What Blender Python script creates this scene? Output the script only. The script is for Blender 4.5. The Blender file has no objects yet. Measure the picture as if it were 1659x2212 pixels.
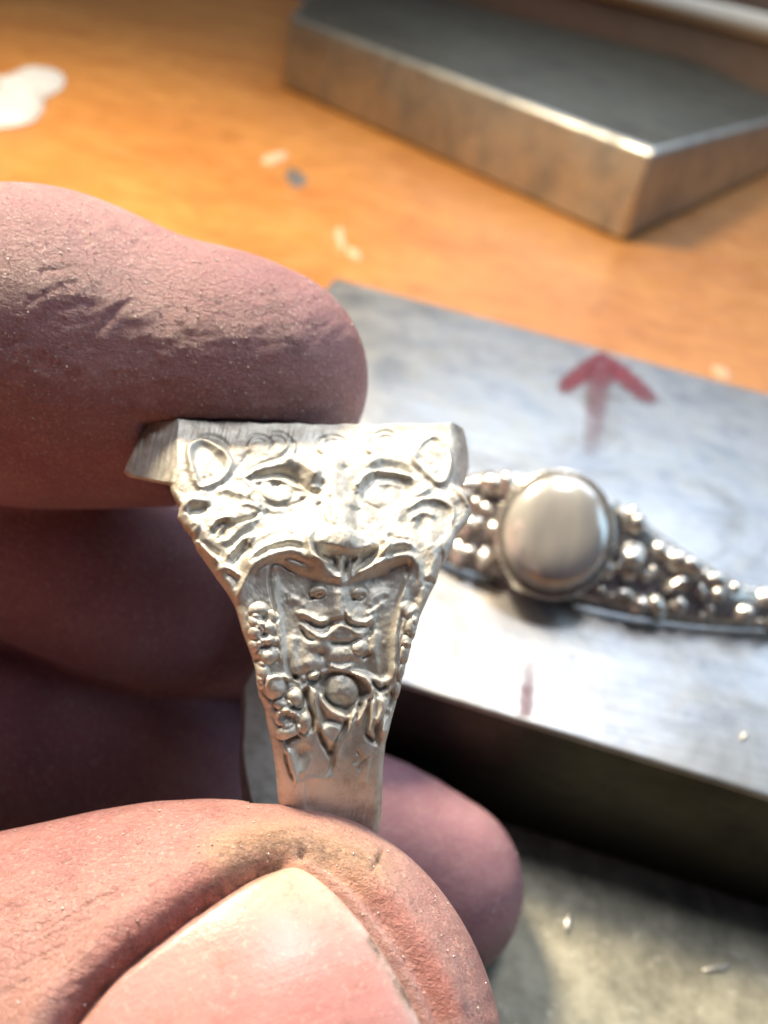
import bpy, bmesh, math, random
import numpy as np
from mathutils import Vector, Matrix

rng = np.random.default_rng(7)
random.seed(7)
scene = bpy.context.scene
scene.unit_settings.system = 'METRIC'
scene.unit_settings.scale_length = 0.01          # 1 unit = 1 cm
S = 0.1                                          # millimetres -> units

# ------------------------------------------------------------------ camera
F = 1700.0                                       # focal length on a 1659 x 2212 survey grid
CX, CY = 829.5, 1106.0
H = 81.5                                         # camera height above the bench, mm
dn = np.array([-518.0, 2244.0, 1700.0]); dn /= np.linalg.norm(dn)
AX = np.array([dn[1], -dn[0], 0.0]); AX /= np.linalg.norm(AX)
AZ = -dn
AY = np.array([0, 0, 1.0]) - dn[2] * dn; AY /= np.linalg.norm(AY)
M = np.array([AX, AY, AZ])                       # survey frame (right, down, forward) -> world


def c2w(p):
    """survey frame mm -> world units"""
    p = np.asarray(p, float)
    return (p @ M.T + np.array([0, 0, H])) * S


def w2c(p):
    return (np.asarray(p, float) / S - np.array([0, 0, H])) @ M


def ray(px, py):
    return np.array([(px - CX) / F, (py - CY) / F, 1.0])


def at(px, py, depth):
    return ray(px, py) * depth


def on_level(px, py, z):
    """world point (units) where the sight line meets the level z mm above the bench"""
    r = ray(px, py)
    t = (H - z) / (r @ dn)
    return Vector(c2w(r * t))


cam = bpy.data.cameras.new('camera')
cam_ob = bpy.data.objects.new('camera', cam)
scene.collection.objects.link(cam_ob)
R3 = np.array([M @ np.array([1, 0, 0]), M @ np.array([0, -1, 0]), M @ np.array([0, 0, -1])]).T
mw = Matrix([list(R3[0]) + [0], list(R3[1]) + [0], list(R3[2]) + [H * S], [0, 0, 0, 1]])
cam_ob.matrix_world = mw
cam.sensor_fit = 'HORIZONTAL'
cam.sensor_width = 36
cam.lens = 36 * F / 1659.0
cam.clip_start = 0.1
cam.clip_end = 1000
cam.dof.use_dof = True
cam.dof.focus_distance = 4.25
cam.dof.aperture_fstop = 0.46
scene.camera = cam_ob

# ------------------------------------------------------------------ world and lamps
world = bpy.data.worlds.new('World'); scene.world = world; world.use_nodes = True
wn = world.node_tree.nodes; wl = world.node_tree.links
bg = wn['Background']
bg.inputs[0].default_value = (0.75, 0.70, 1.0, 1); bg.inputs[1].default_value = 0.03


def lamp(name, loc, target, size, energy, color, sy=None, shape='DISK'):
    l = bpy.data.lights.new(name, 'AREA'); l.shape = shape; l.size = size
    if sy: l.size_y = sy
    l.energy = energy; l.color = color
    o = bpy.data.objects.new(name, l); scene.collection.objects.link(o)
    o.location = loc
    o.rotation_euler = (Vector(target) - Vector(loc)).to_track_quat('-Z', 'Y').to_euler()
    return o


RINGW = (-0.4, 4.0, 4.0)
lamp('bench_lamp', (-19, 23, 31), RINGW, 8, 37000, (1.0, 0.84, 0.60))
lamp('overhead_fill', (6, 44, 138), (0, 20, 0), 36, 76000, (0.97, 0.97, 1.0))  # unseen fill lamp added to lift the ring, plate and far bench
lamp('side_window', (62, 14, 34), (0, 6, 3), 30, 7500, (0.55, 0.80, 1.0), sy=40, shape='RECTANGLE')
lamp('window_light', (22, 62, 50), (2, 10, 1.5), 70, 25000, (0.68, 0.82, 1.0), sy=52, shape='RECTANGLE')

scene.view_settings.view_transform = 'Standard'
scene.view_settings.look = 'None'
scene.view_settings.exposure = 0.12
scene.view_settings.gamma = 1.0
scene.cycles.use_denoising = True
scene.cycles.max_bounces = 8
scene.cycles.diffuse_bounces = 2
scene.cycles.sample_clamp_indirect = 6
scene.cycles.caustics_reflective = False
scene.cycles.caustics_refractive = False

C = scene.collection

# ------------------------------------------------------------------ helpers


def tag(o, label, cat, group=None, kind=None):
    if label: o['label'] = label
    if cat: o['category'] = cat
    if group: o['group'] = group
    if kind: o['kind'] = kind
    return o


def link(name, mesh, mat=None, parent=None, smooth=True):
    o = bpy.data.objects.new(name, mesh); C.objects.link(o)
    if mat and not mesh.materials: mesh.materials.append(mat)
    if smooth:
        mesh.polygons.foreach_set('use_smooth', np.ones(len(mesh.polygons), bool))
    if parent:
        o.parent = parent
        o.matrix_parent_inverse = parent.matrix_world.inverted()
    return o


def np_mesh(name, verts, quads):
    me = bpy.data.meshes.new(name)
    verts = np.asarray(verts, np.float32); quads = np.asarray(quads, np.int32)
    n, k = quads.shape
    me.vertices.add(len(verts)); me.vertices.foreach_set('co', verts.ravel())
    me.loops.add(n * k); me.loops.foreach_set('vertex_index', quads.ravel())
    me.polygons.add(n)
    me.polygons.foreach_set('loop_start', np.arange(0, n * k, k, dtype=np.int32))
    me.update(calc_edges=True); me.validate()
    return me


def grid_quads(nv, nu, wrap_v=False, wrap_u=False):
    v = np.arange(nv if wrap_v else nv - 1); u = np.arange(nu if wrap_u else nu - 1)
    V, U = np.meshgrid(v, u, indexing='ij')
    V1 = (V + 1) % nv; U1 = (U + 1) % nu
    return np.stack([V * nu + U, V * nu + U1, V1 * nu + U1, V1 * nu + U], -1).reshape(-1, 4)


def empty(name, loc):
    o = bpy.data.objects.new(name, None); C.objects.link(o); o.location = loc
    o.empty_display_size = 0.3
    bpy.context.view_layer.update()
    return o


def vnoise(P, seed=0):
    """smooth value noise in [-1,1]; P (n,3)"""
    P = np.asarray(P, float)
    i = np.floor(P).astype(np.int64); f = P - i
    f = f * f * (3 - 2 * f)

    def h(a, b, c):
        n = (a * 374761393 + b * 668265263 + c * 2147483647 + seed * 974711) & 0xffffffff
        n = ((n ^ (n >> 13)) * 1274126177) & 0xffffffff
        return ((n ^ (n >> 16)) & 0xffff) / 32767.5 - 1
    out = 0
    for a in (0, 1):
        for b in (0, 1):
            for c in (0, 1):
                w = (f[:, 0] if a else 1 - f[:, 0]) * (f[:, 1] if b else 1 - f[:, 1]) * (f[:, 2] if c else 1 - f[:, 2])
                out = out + w * h(i[:, 0] + a, i[:, 1] + b, i[:, 2] + c)
    return out


def fbm(P, octv=4, seed=0):
    a, s, out = 1.0, 1.0, 0
    for k in range(octv):
        out = out + a * vnoise(P * s + 17.3 * k, seed + k); a *= 0.5; s *= 2.03
    return out


def catmull(pts, n=6, closed=False):
    p = np.asarray(pts, float)
    if len(p) < 3: return p
    if closed: q = np.vstack([p[-1], p, p[0], p[1]])
    else: q = np.vstack([2 * p[0] - p[1], p, 2 * p[-1] - p[-2]])
    out = []
    t = np.linspace(0, 1, n, endpoint=False)[:, None]
    for i in range(1, len(q) - 2):
        a, b, c, d = q[i - 1], q[i], q[i + 1], q[i + 2]
        out.append(0.5 * (2 * b + (c - a) * t + (2 * a - 5 * b + 4 * c - d) * t ** 2 + (3 * b - a - 3 * c + d) * t ** 3))
    if not closed: out.append(p[-1:])
    return np.vstack(out)


def seg_dist(X, Y, pts, closed=False):
    """distance to polyline and arc parameter 0..1"""
    p = np.asarray(pts, float)
    if closed: p = np.vstack([p, p[0]])
    L = np.concatenate([[0], np.cumsum(np.linalg.norm(np.diff(p, axis=0), axis=1))]); L /= max(L[-1], 1e-9)
    best = np.full(X.shape, 1e9); bt = np.zeros(X.shape)
    for i in range(len(p) - 1):
        dx, dy = p[i + 1] - p[i]
        ll = dx * dx + dy * dy + 1e-9
        t = np.clip(((X - p[i, 0]) * dx + (Y - p[i, 1]) * dy) / ll, 0, 1)
        d = (X - p[i, 0] - t * dx) ** 2 + (Y - p[i, 1] - t * dy) ** 2
        m = d < best
        best = np.where(m, d, best); bt = np.where(m, L[i] + t * (L[i + 1] - L[i]), bt)
    return np.sqrt(best), bt


def inside_poly(X, Y, p):
    p = np.asarray(p, float); ins = np.zeros(X.shape, bool)
    j = len(p) - 1
    for i in range(len(p)):
        xi, yi = p[i]; xj, yj = p[j]
        c = ((yi > Y) != (yj > Y)) & (X < (xj - xi) * (Y - yi) / (yj - yi + 1e-12) + xi)
        ins ^= c; j = i
    return ins


def sdf_poly(X, Y, p):
    d, _ = seg_dist(X, Y, p, True)
    return np.where(inside_poly(X, Y, p), -d, d)


def sstep(a, b, x):
    t = np.clip((x - a) / (b - a), 0, 1)
    return t * t * (3 - 2 * t)


class Relief:
    def __init__(self, X, Y):
        self.X, self.Y = X, Y
        self.h = np.zeros(X.shape)

    def _crop(self, p, m):
        lo = np.min(p, 0) - m; hi = np.max(p, 0) + m
        return (self.X > lo[0]) & (self.X < hi[0]) & (self.Y > lo[1]) & (self.Y < hi[1])

    def stroke(self, pts, w, h, taper=(0.15, 0.15), sharp=2.0):
        p = catmull(pts); k = self._crop(p, w * 3.2)
        if not k.any(): return
        d, t = seg_dist(self.X[k], self.Y[k], p)
        ta = np.ones(t.shape)
        if taper[0] > 0: ta *= 0.25 + 0.75 * sstep(0, taper[0], t)
        if taper[1] > 0: ta *= 0.25 + 0.75 * sstep(0, taper[1], 1 - t)
        self.h[k] += h * ta * np.exp(-(d / (w * (0.45 + 0.55 * ta))) ** sharp)

    def edge(self, pts, w, h, reach):
        """a step along a line: raised on its left, low on its right, dying away over reach"""
        p = catmull(pts); k = self._crop(p, reach * 2.2)
        if not k.any(): return
        X, Y = self.X[k], self.Y[k]
        best = np.full(X.shape, 1e9); sd = np.zeros(X.shape); L = len(p) - 1; bt = np.zeros(X.shape)
        for i in range(L):
            dx, dy = p[i + 1] - p[i]; ll = dx * dx + dy * dy + 1e-9
            t = np.clip(((X - p[i, 0]) * dx + (Y - p[i, 1]) * dy) / ll, 0, 1)
            d = np.hypot(X - p[i, 0] - t * dx, Y - p[i, 1] - t * dy)
            s = np.sign(dx * (Y - p[i, 1]) - dy * (X - p[i, 0]))
            m = d < best
            best = np.where(m, d, best); sd = np.where(m, s * d, sd); bt = np.where(m, (i + t) / L, bt)
        end = sstep(0, .12, bt) * sstep(0, .12, 1 - bt)
        self.h[k] += -h * np.tanh(sd / w) * np.exp(-(best / reach) ** 2) * end

    def blob(self, c, rx, ry, h, ang=0, p=2.0):
        k = self._crop(np.array([c]), max(rx, ry) * 2.2)
        if not k.any(): return
        ca, sa = math.cos(math.radians(ang)), math.sin(math.radians(ang))
        dx = self.X[k] - c[0]; dy = self.Y[k] - c[1]
        a = (dx * ca + dy * sa) / rx; b = (-dx * sa + dy * ca) / ry
        self.h[k] += h * np.exp(-(a * a + b * b) ** (p / 2))

    def dome(self, c, rx, ry, h, ang=0, rim=0.0):
        k = self._crop(np.array([c]), max(rx, ry) * 1.7)
        if not k.any(): return
        ca, sa = math.cos(math.radians(ang)), math.sin(math.radians(ang))
        dx = self.X[k] - c[0]; dy = self.Y[k] - c[1]
        a = (dx * ca + dy * sa) / rx; b = (-dx * sa + dy * ca) / ry
        r = np.sqrt(a * a + b * b)
        self.h[k] += h * np.sqrt(np.clip(1 - r * r, 0, 1)) - rim * np.exp(-((r - 1.08) / 0.16) ** 2)

    def region(self, pts, h, w, smooth=True):
        p = catmull(pts, 5, True) if smooth else np.asarray(pts, float)
        k = self._crop(p, w * 2)
        if not k.any(): return
        sd = sdf_poly(self.X[k], self.Y[k], p)
        self.h[k] += h * (1 - sstep(-w, w, sd))


# ------------------------------------------------------------------ material helpers
def mat(name):
    m = bpy.data.materials.new(name); m.use_nodes = True
    nt = m.node_tree
    return m, nt, nt.nodes['Principled BSDF']


def N(nt, t, **kw):
    n = nt.nodes.new(t)
    for k, v in kw.items():
        if k.startswith('i_'):
            n.inputs[k[2:].replace('_', ' ')].default_value = v
        else: setattr(n, k, v)
    return n


def coords(nt, scale=(1, 1, 1), rot=(0, 0, 0), kind='Object'):
    tc = N(nt, 'ShaderNodeTexCoord'); mp = N(nt, 'ShaderNodeMapping')
    mp.inputs['Scale'].default_value = scale; mp.inputs['Rotation'].default_value = rot
    nt.links.new(tc.outputs[kind], mp.inputs['Vector'])
    return mp.outputs['Vector']


def noise(nt, vec, scale, detail=4, rough=0.55, dist=0.0):
    n = N(nt, 'ShaderNodeTexNoise'); n.inputs['Scale'].default_value = scale
    n.inputs['Detail'].default_value = detail; n.inputs['Roughness'].default_value = rough
    n.inputs['Distortion'].default_value = dist
    nt.links.new(vec, n.inputs['Vector'])
    return n.outputs['Fac']


def ramp(nt, fac, stops):
    r = N(nt, 'ShaderNodeValToRGB')
    e = r.color_ramp.elements
    while len(e) < len(stops): e.new(0.5)
    for i, (p, c) in enumerate(stops):
        e[i].position = p; e[i].color = (*c, 1) if len(c) == 3 else c
    nt.links.new(fac, r.inputs['Fac'])
    return r.outputs['Color']


def mixc(nt, fac, a, b, mode='MIX'):
    n = N(nt, 'ShaderNodeMix', data_type='RGBA', blend_type=mode)
    for sock, v in ((n.inputs[0], fac), (n.inputs[6], a), (n.inputs[7], b)):
        if isinstance(v, (int, float)): sock.default_value = v
        elif isinstance(v, tuple): sock.default_value = (*v, 1)
        else: nt.links.new(v, sock)
    return n.outputs[2]


def mapr(nt, v, a, b, c, d):
    n = N(nt, 'ShaderNodeMapRange')
    n.inputs[1].default_value = a; n.inputs[2].default_value = b; n.inputs[3].default_value = c; n.inputs[4].default_value = d
    nt.links.new(v, n.inputs[0])
    return n.outputs[0]


def bump(nt, height, strength, dist, prev=None):
    b = N(nt, 'ShaderNodeBump'); b.inputs['Strength'].default_value = strength; b.inputs['Distance'].default_value = dist
    nt.links.new(height, b.inputs['Height'])
    if prev is not None: nt.links.new(prev, b.inputs['Normal'])
    return b.outputs['Normal']


# ------------------------------------------------------------------ materials
def make_wood():
    m, nt, p = mat('varnished_wood')
    v = coords(nt)
    vg = coords(nt, (0.35, 1.1, 1), (0, 0, 0.5))
    g = noise(nt, vg, 1.2, 6, 0.6, 0.6)
    big = noise(nt, v, 0.16, 4, 0.6)
    c = ramp(nt, g, [(0.25, (0.44, 0.185, 0.042)), (0.55, (0.52, 0.23, 0.056)), (0.8, (0.58, 0.275, 0.075))])
    c2 = ramp(nt, big, [(0.35, (0.75, 0.62, 0.55)), (0.65, (1, 1, 1))])
    c = mixc(nt, 0.7, c, c2, 'MULTIPLY')
    sp = noise(nt, v, 1.5, 5, 0.7)
    c = mixc(nt, 0.5, c, ramp(nt, noise(nt, v, 1.1, 6, 0.72, 0.4), [(0.36, (0.66, 0.56, 0.46)), (0.5, (1, 1, 1)), (0.66, (1.0, 1.0, 1.0))]), 'MULTIPLY')
    fg = noise(nt, v, 7, 5, 0.8)
    c = mixc(nt, 0.35, c, ramp(nt, fg, [(0.35, (0.62, 0.55, 0.5)), (0.6, (1, 1, 1))]), 'MULTIPLY')
    dust = ramp(nt, sp, [(0.62, (0, 0, 0)), (0.76, (1, 1, 1))])
    c = mixc(nt, mapr(nt, dust, 0, 1, 0, 0.5), c, (0.80, 0.58, 0.40))
    nt.links.new(c, p.inputs['Base Color'])
    nt.links.new(mapr(nt, noise(nt, v, 0.9, 5), 0.3, 0.7, 0.30, 0.52), p.inputs['Roughness'])
    p.inputs['Coat Weight'].default_value = 0.25; p.inputs['Coat Roughness'].default_value = 0.3
    nt.links.new(bump(nt, g, 0.15, 0.05), p.inputs['Normal'])
    return m


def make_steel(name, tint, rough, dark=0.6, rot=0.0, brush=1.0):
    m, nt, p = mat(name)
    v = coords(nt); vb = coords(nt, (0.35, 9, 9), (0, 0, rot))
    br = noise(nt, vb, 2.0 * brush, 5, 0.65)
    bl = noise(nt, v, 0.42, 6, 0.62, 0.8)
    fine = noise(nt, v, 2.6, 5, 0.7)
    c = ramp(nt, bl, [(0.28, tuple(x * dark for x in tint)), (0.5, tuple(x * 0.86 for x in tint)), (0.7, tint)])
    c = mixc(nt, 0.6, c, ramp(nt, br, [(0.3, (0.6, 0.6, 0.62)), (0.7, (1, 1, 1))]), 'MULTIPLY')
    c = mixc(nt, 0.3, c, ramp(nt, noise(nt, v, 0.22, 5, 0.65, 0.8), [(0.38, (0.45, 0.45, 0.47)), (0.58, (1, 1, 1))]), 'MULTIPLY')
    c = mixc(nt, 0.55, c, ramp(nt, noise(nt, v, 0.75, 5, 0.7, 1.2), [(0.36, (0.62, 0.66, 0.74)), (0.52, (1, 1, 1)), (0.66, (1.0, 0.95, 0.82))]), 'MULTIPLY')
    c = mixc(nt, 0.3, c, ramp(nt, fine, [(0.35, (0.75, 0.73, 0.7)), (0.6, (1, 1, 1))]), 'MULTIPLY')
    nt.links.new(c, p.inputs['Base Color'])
    p.inputs['Metallic'].default_value = 1.0
    nt.links.new(mapr(nt, bl, 0.3, 0.7, rough + 0.12, rough - 0.06), p.inputs['Roughness'])
    n1 = bump(nt, br, 0.25, 0.01)
    nt.links.new(bump(nt, fine, 0.3, 0.012, n1), p.inputs['Normal'])
    return m


def make_plate_metal():
    m, nt, p = mat('grey_worn_metal')
    v = coords(nt)
    a = noise(nt, v, 0.55, 6, 0.65, 0.5); b = noise(nt, v, 3.2, 6, 0.75)
    c = ramp(nt, a, [(0.3, (0.24, 0.235, 0.19)), (0.5, (0.38, 0.365, 0.29)), (0.72, (0.56, 0.53, 0.42))])
    c = mixc(nt, 0.85, c, ramp(nt, b, [(0.34, (0.5, 0.5, 0.48)), (0.6, (1, 1, 1))]), 'MULTIPLY')
    sp = noise(nt, v, 5, 4, 0.8)
    c = mixc(nt, mapr(nt, sp, 0.60, 0.70, 0, 0.7), c, (0.72, 0.70, 0.62))
    nt.links.new(c, p.inputs['Base Color'])
    p.inputs['Metallic'].default_value = 0.35
    p.inputs['Roughness'].default_value = 0.62
    nt.links.new(bump(nt, b, 0.4, 0.02), p.inputs['Normal'])
    return m


def make_silver(name='cast_silver', base=(0.80, 0.77, 0.69), r0=0.40, r1=0.58, fine_amt=0.42, metal=0.42):
    m, nt, p = mat(name)
    v = coords(nt)
    a = noise(nt, v, 2.2, 5, 0.6); f = noise(nt, v, 34, 4, 0.7); sc = noise(nt, coords(nt, (70, 9, 5), (0.3, 0.2, 0.1)), 1.0, 4, 0.7)
    c = ramp(nt, noise(nt, v, 5.5, 6, 0.7), [(0.34, tuple(x * q for x, q in zip(base, (0.66, 0.62, 0.58)))), (0.55, tuple(x * .96 for x in base)), (0.7, base)])
    nt.links.new(c, p.inputs['Base Color'])
    p.inputs['Metallic'].default_value = metal
    nt.links.new(mapr(nt, noise(nt, v, 9, 5, 0.65), 0.3, 0.7, r0, r1), p.inputs['Roughness'])
    n1 = bump(nt, f, fine_amt, 0.006)
    nt.links.new(bump(nt, sc, fine_amt * 0.9, 0.006, n1), p.inputs['Normal'])
    return m


def make_skin():
    m, nt, p = mat('skin')
    v = coords(nt)
    a = noise(nt, v, 0.9, 5, 0.6); b = noise(nt, v, 5.5, 5, 0.65)
    c = ramp(nt, a, [(0.3, (0.52, 0.235, 0.235)), (0.5, (0.62, 0.325, 0.305)), (0.72, (0.70, 0.43, 0.39))])
    c = mixc(nt, 0.35, c, ramp(nt, b, [(0.32, (0.66, 0.58, 0.56)), (0.62, (1, 1, 1))]), 'MULTIPLY')
    mvn = N(nt, 'ShaderNodeAttribute'); mvn.attribute_name = 'mauve_shade'
    c_m = ramp(nt, a, [(0.3, (0.33, 0.15, 0.195)), (0.5, (0.43, 0.21, 0.255)), (0.72, (0.54, 0.295, 0.335))])  # darker finger skin: part own mauve tone, part shade put into the colour
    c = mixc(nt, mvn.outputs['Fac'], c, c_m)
    fl = noise(nt, v, 42, 4, 0.8)
    c = mixc(nt, mapr(nt, fl, 0.55, 0.68, 0.0, 0.7), c, (0.86, 0.66, 0.64))
    c = mixc(nt, mapr(nt, fl, 0.42, 0.30, 0.0, 0.5), c, (0.30, 0.12, 0.11))
    at_n = N(nt, 'ShaderNodeAttribute'); at_n.attribute_name = 'tone'
    sep = N(nt, 'ShaderNodeSeparateColor'); nt.links.new(at_n.outputs['Color'], sep.inputs[0])
    gr = noise(nt, v, 16, 5, 0.75)
    grime = N(nt, 'ShaderNodeMath', operation='MULTIPLY'); nt.links.new(sep.outputs[0], grime.inputs[0])
    nt.links.new(mapr(nt, gr, 0.36, 0.6, 0.1, 1.0), grime.inputs[1])
    c = mixc(nt, sep.outputs[1], c, (0.50, 0.10, 0.075))
    c = mixc(nt, sep.outputs[2], c, (0.74, 0.50, 0.34))
    c = mixc(nt, grime.outputs[0], c, (0.09, 0.055, 0.03))
    nt.links.new(c, p.inputs['Base Color'])
    p.inputs['Subsurface Weight'].default_value = 0.22
    p.inputs['Subsurface Radius'].default_value = (1.0, 0.32, 0.2)
    p.inputs['Subsurface Scale'].default_value = 0.06
    nt.links.new(mapr(nt, b, 0.3, 0.7, 0.30, 0.48), p.inputs['Roughness'])
    p.inputs['Specular IOR Level'].default_value = 0.55
    vo = N(nt, 'ShaderNodeTexVoronoi', feature='DISTANCE_TO_EDGE'); vo.inputs['Scale'].default_value = 26
    wv = noise(nt, v, 12, 3, 0.6)
    vm = N(nt, 'ShaderNodeVectorMath', operation='MULTIPLY_ADD')
    cmb = N(nt, 'ShaderNodeCombineXYZ')
    nt.links.new(wv, cmb.inputs[0]); nt.links.new(wv, cmb.inputs[1]); nt.links.new(wv, cmb.inputs[2])
    nt.links.new(cmb.outputs[0], vm.inputs[0]); vm.inputs[1].default_value = (0.06, 0.06, 0.06); nt.links.new(v, vm.inputs[2])
    nt.links.new(vm.outputs[0], vo.inputs['Vector'])
    cell = mapr(nt, vo.outputs['Distance'], 0.0, 0.10, 0.0, 1.0)
    st = noise(nt, coords(nt, (7, 34, 34), (0.2, 0.5, 0.35)), 1.2, 5, 0.75, 0.5)
    n1 = bump(nt, cell, 0.45, 0.010)
    n2 = bump(nt, st, 0.85, 0.028, n1)
    n3 = bump(nt, noise(nt, v, 34, 4, 0.8), 0.95, 0.016, n2)
    nt.links.new(n3, p.inputs['Normal'])
    return m


def make_nail():
    m, nt, p = mat('nail_plate')
    at_n = N(nt, 'ShaderNodeAttribute'); at_n.attribute_name = 'tone'
    sep = N(nt, 'ShaderNodeSeparateColor'); nt.links.new(at_n.outputs['Color'], sep.inputs[0])
    v = coords(nt)
    tc = N(nt, 'ShaderNodeTexCoord'); mp = N(nt, 'ShaderNodeMapping')
    mp.inputs['Scale'].default_value = (1.2, 30, 1); nt.links.new(tc.outputs['UV'], mp.inputs['Vector'])
    rid = noise(nt, mp.outputs['Vector'], 1.0, 4, 0.6)
    c = ramp(nt, noise(nt, v, 1.6, 4, 0.6), [(0.35, (0.58, 0.26, 0.245)), (0.6, (0.66, 0.335, 0.315))])
    c = mixc(nt, 0.05, c, ramp(nt, rid, [(0.3, (0.75, 0.7, 0.66)), (0.65, (1, 1, 1))]), 'MULTIPLY')
    c = mixc(nt, sep.outputs[0], c, (0.62, 0.52, 0.48))
    c = mixc(nt, sep.outputs[2], c, (0.72, 0.50, 0.36))
    c = mixc(nt, mapr(nt, noise(nt, v, 26, 5, 0.8), 0.54, 0.68, 0, 0.45), c, (0.80, 0.62, 0.54))
    c = mixc(nt, mapr(nt, noise(nt, v, 7, 6, 0.8), 0.46, 0.34, 0, 0.4), c, (0.40, 0.20, 0.15))
    gr = noise(nt, v, 9, 5, 0.75)
    g2 = N(nt, 'ShaderNodeMath', operation='MULTIPLY'); nt.links.new(sep.outputs[1], g2.inputs[0]); nt.links.new(mapr(nt, gr, 0.38, 0.58, 0, 1), g2.inputs[1])
    c = mixc(nt, g2.outputs[0], c, (0.16, 0.11, 0.08))
    nt.links.new(c, p.inputs['Base Color'])
    p.inputs['Subsurface Weight'].default_value = 0.15
    p.inputs['Subsurface Radius'].default_value = (1.0, 0.4, 0.3)
    p.inputs['Subsurface Scale'].default_value = 0.06
    p.inputs['Roughness'].default_value = 0.3
    p.inputs['Coat Weight'].default_value = 0.25; p.inputs['Coat Roughness'].default_value = 0.25
    n1 = bump(nt, rid, 0.08, 0.02)
    nt.links.new(bump(nt, noise(nt, v, 30, 4, 0.7), 0.4, 0.008, n1), p.inputs['Normal'])
    return m


def plain(name, col, rough=0.6, metal=0.0, bump_s=0.2, scale=6, var=0.25, coat=0):
    m, nt, p = mat(name)
    v = coords(nt); a = noise(nt, v, scale, 5, 0.65)
    c = ramp(nt, a, [(0.3, tuple(x * (1 - var) for x in col)), (0.7, col)])
    nt.links.new(c, p.inputs['Base Color'])
    p.inputs['Roughness'].default_value = rough; p.inputs['Metallic'].default_value = metal
    p.inputs['Coat Weight'].default_value = coat
    nt.links.new(bump(nt, a, bump_s, 0.02), p.inputs['Normal'])
    return m


def make_ink():
    m, nt, p = mat('red_marker_ink')
    v = coords(nt); a = noise(nt, v, 3.5, 5, 0.7)
    p.inputs['Base Color'].default_value = (0.13, 0.008, 0.018, 1); p.inputs['Roughness'].default_value = 0.5
    at_n = N(nt, 'ShaderNodeAttribute'); at_n.attribute_name = 'cover'
    mu = N(nt, 'ShaderNodeMath', operation='MULTIPLY')
    nt.links.new(at_n.outputs['Fac'], mu.inputs[0]); nt.links.new(mapr(nt, a, 0.3, 0.6, 0.55, 1.0), mu.inputs[1])
    nt.links.new(mu.outputs[0], p.inputs['Alpha'])
    return m


WOOD = make_wood()
STEEL = make_steel('brushed_steel', (0.80, 0.80, 0.79), 0.40, 0.42, 0.0)
STEEL_D = make_steel('side_shade_steel', (0.11, 0.105, 0.09), 0.45, 0.6, 0.0)  # block sides: shade and dark reflections put into the colour
STEEL_B = make_steel('ground_steel', (0.72, 0.71, 0.66), 0.44, 0.55, 0.4)
PLATE = make_plate_metal()
SILVER = make_silver()
SILVER_B = make_silver('bright_silver', (0.95, 0.93, 0.88), 0.16, 0.32, 0.15, 0.85)
SKIN = make_skin()
NAIL = make_nail()
INK = make_ink()

# ------------------------------------------------------------------ bench, plate and steel blocks
def box_mesh(name, corners, z0, z1, bev, seg=3):
    bm = bmesh.new()
    lo = [bm.verts.new((c[0], c[1], z0)) for c in corners]
    hi = [bm.verts.new((c[0], c[1], z1)) for c in corners]
    bm.faces.new(list(reversed(lo))); bm.faces.new(hi)
    n = len(corners)
    for i in range(n):
        bm.faces.new((lo[i], lo[(i + 1) % n], hi[(i + 1) % n], hi[i]))
    bmesh.ops.recalc_face_normals(bm, faces=bm.faces)
    if bev: bmesh.ops.bevel(bm, geom=list(bm.edges), offset=bev, segments=seg, profile=0.5, affect='EDGES')
    me = bpy.data.meshes.new(name); bm.to_mesh(me); bm.free()
    return me


bench = link('bench_top', box_mesh('bench_top', [(-90, -40), (90, -40), (90, 95), (-90, 95)], -4, 0, 0.2), WOOD, smooth=False)
tag(bench, 'orange varnished wooden bench top under the steel blocks', 'bench', kind='structure')

ZT = 19.1                                        # block thickness, mm
nA = on_level(880, 1480, ZT); nB = on_level(1659, 1720, ZT); fA = on_level(690, 590, ZT)
ex = (nB - nA); ex.z = 0; ex.normalize()
ey = Vector((-ex.y, ex.x, 0))
wid = (fA - nA).dot(ey)
c0 = nA - ex * 3.8
corners = [c0, c0 + ex * 11.0, c0 + ex * 11.0 + ey * wid, c0 + ey * wid]
block = link('steel_block', box_mesh('steel_block', [(c.x, c.y) for c in corners], 0.12, ZT * S, 0.05, 3), STEEL)
block.data.set_sharp_from_angle(angle=math.radians(40))
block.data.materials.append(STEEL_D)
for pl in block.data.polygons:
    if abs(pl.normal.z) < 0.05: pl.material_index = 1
tag(block, 'pale brushed steel bench block marked with a red arrow', 'steel block')

# worn plate in front of the block and under its near edge
q0 = c0 - ex * 6 - ey * 9
plate = link('base_plate', box_mesh('base_plate', [(q.x, q.y) for q in (q0, q0 + ex * 26, q0 + ex * 26 + ey * 11, q0 + ey * 11)], 0.0, 0.11, 0.02, 2), PLATE, smooth=False)
tag(plate, 'worn grey metal plate lying under the near edge of the arrow-marked block', 'metal plate')


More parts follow.
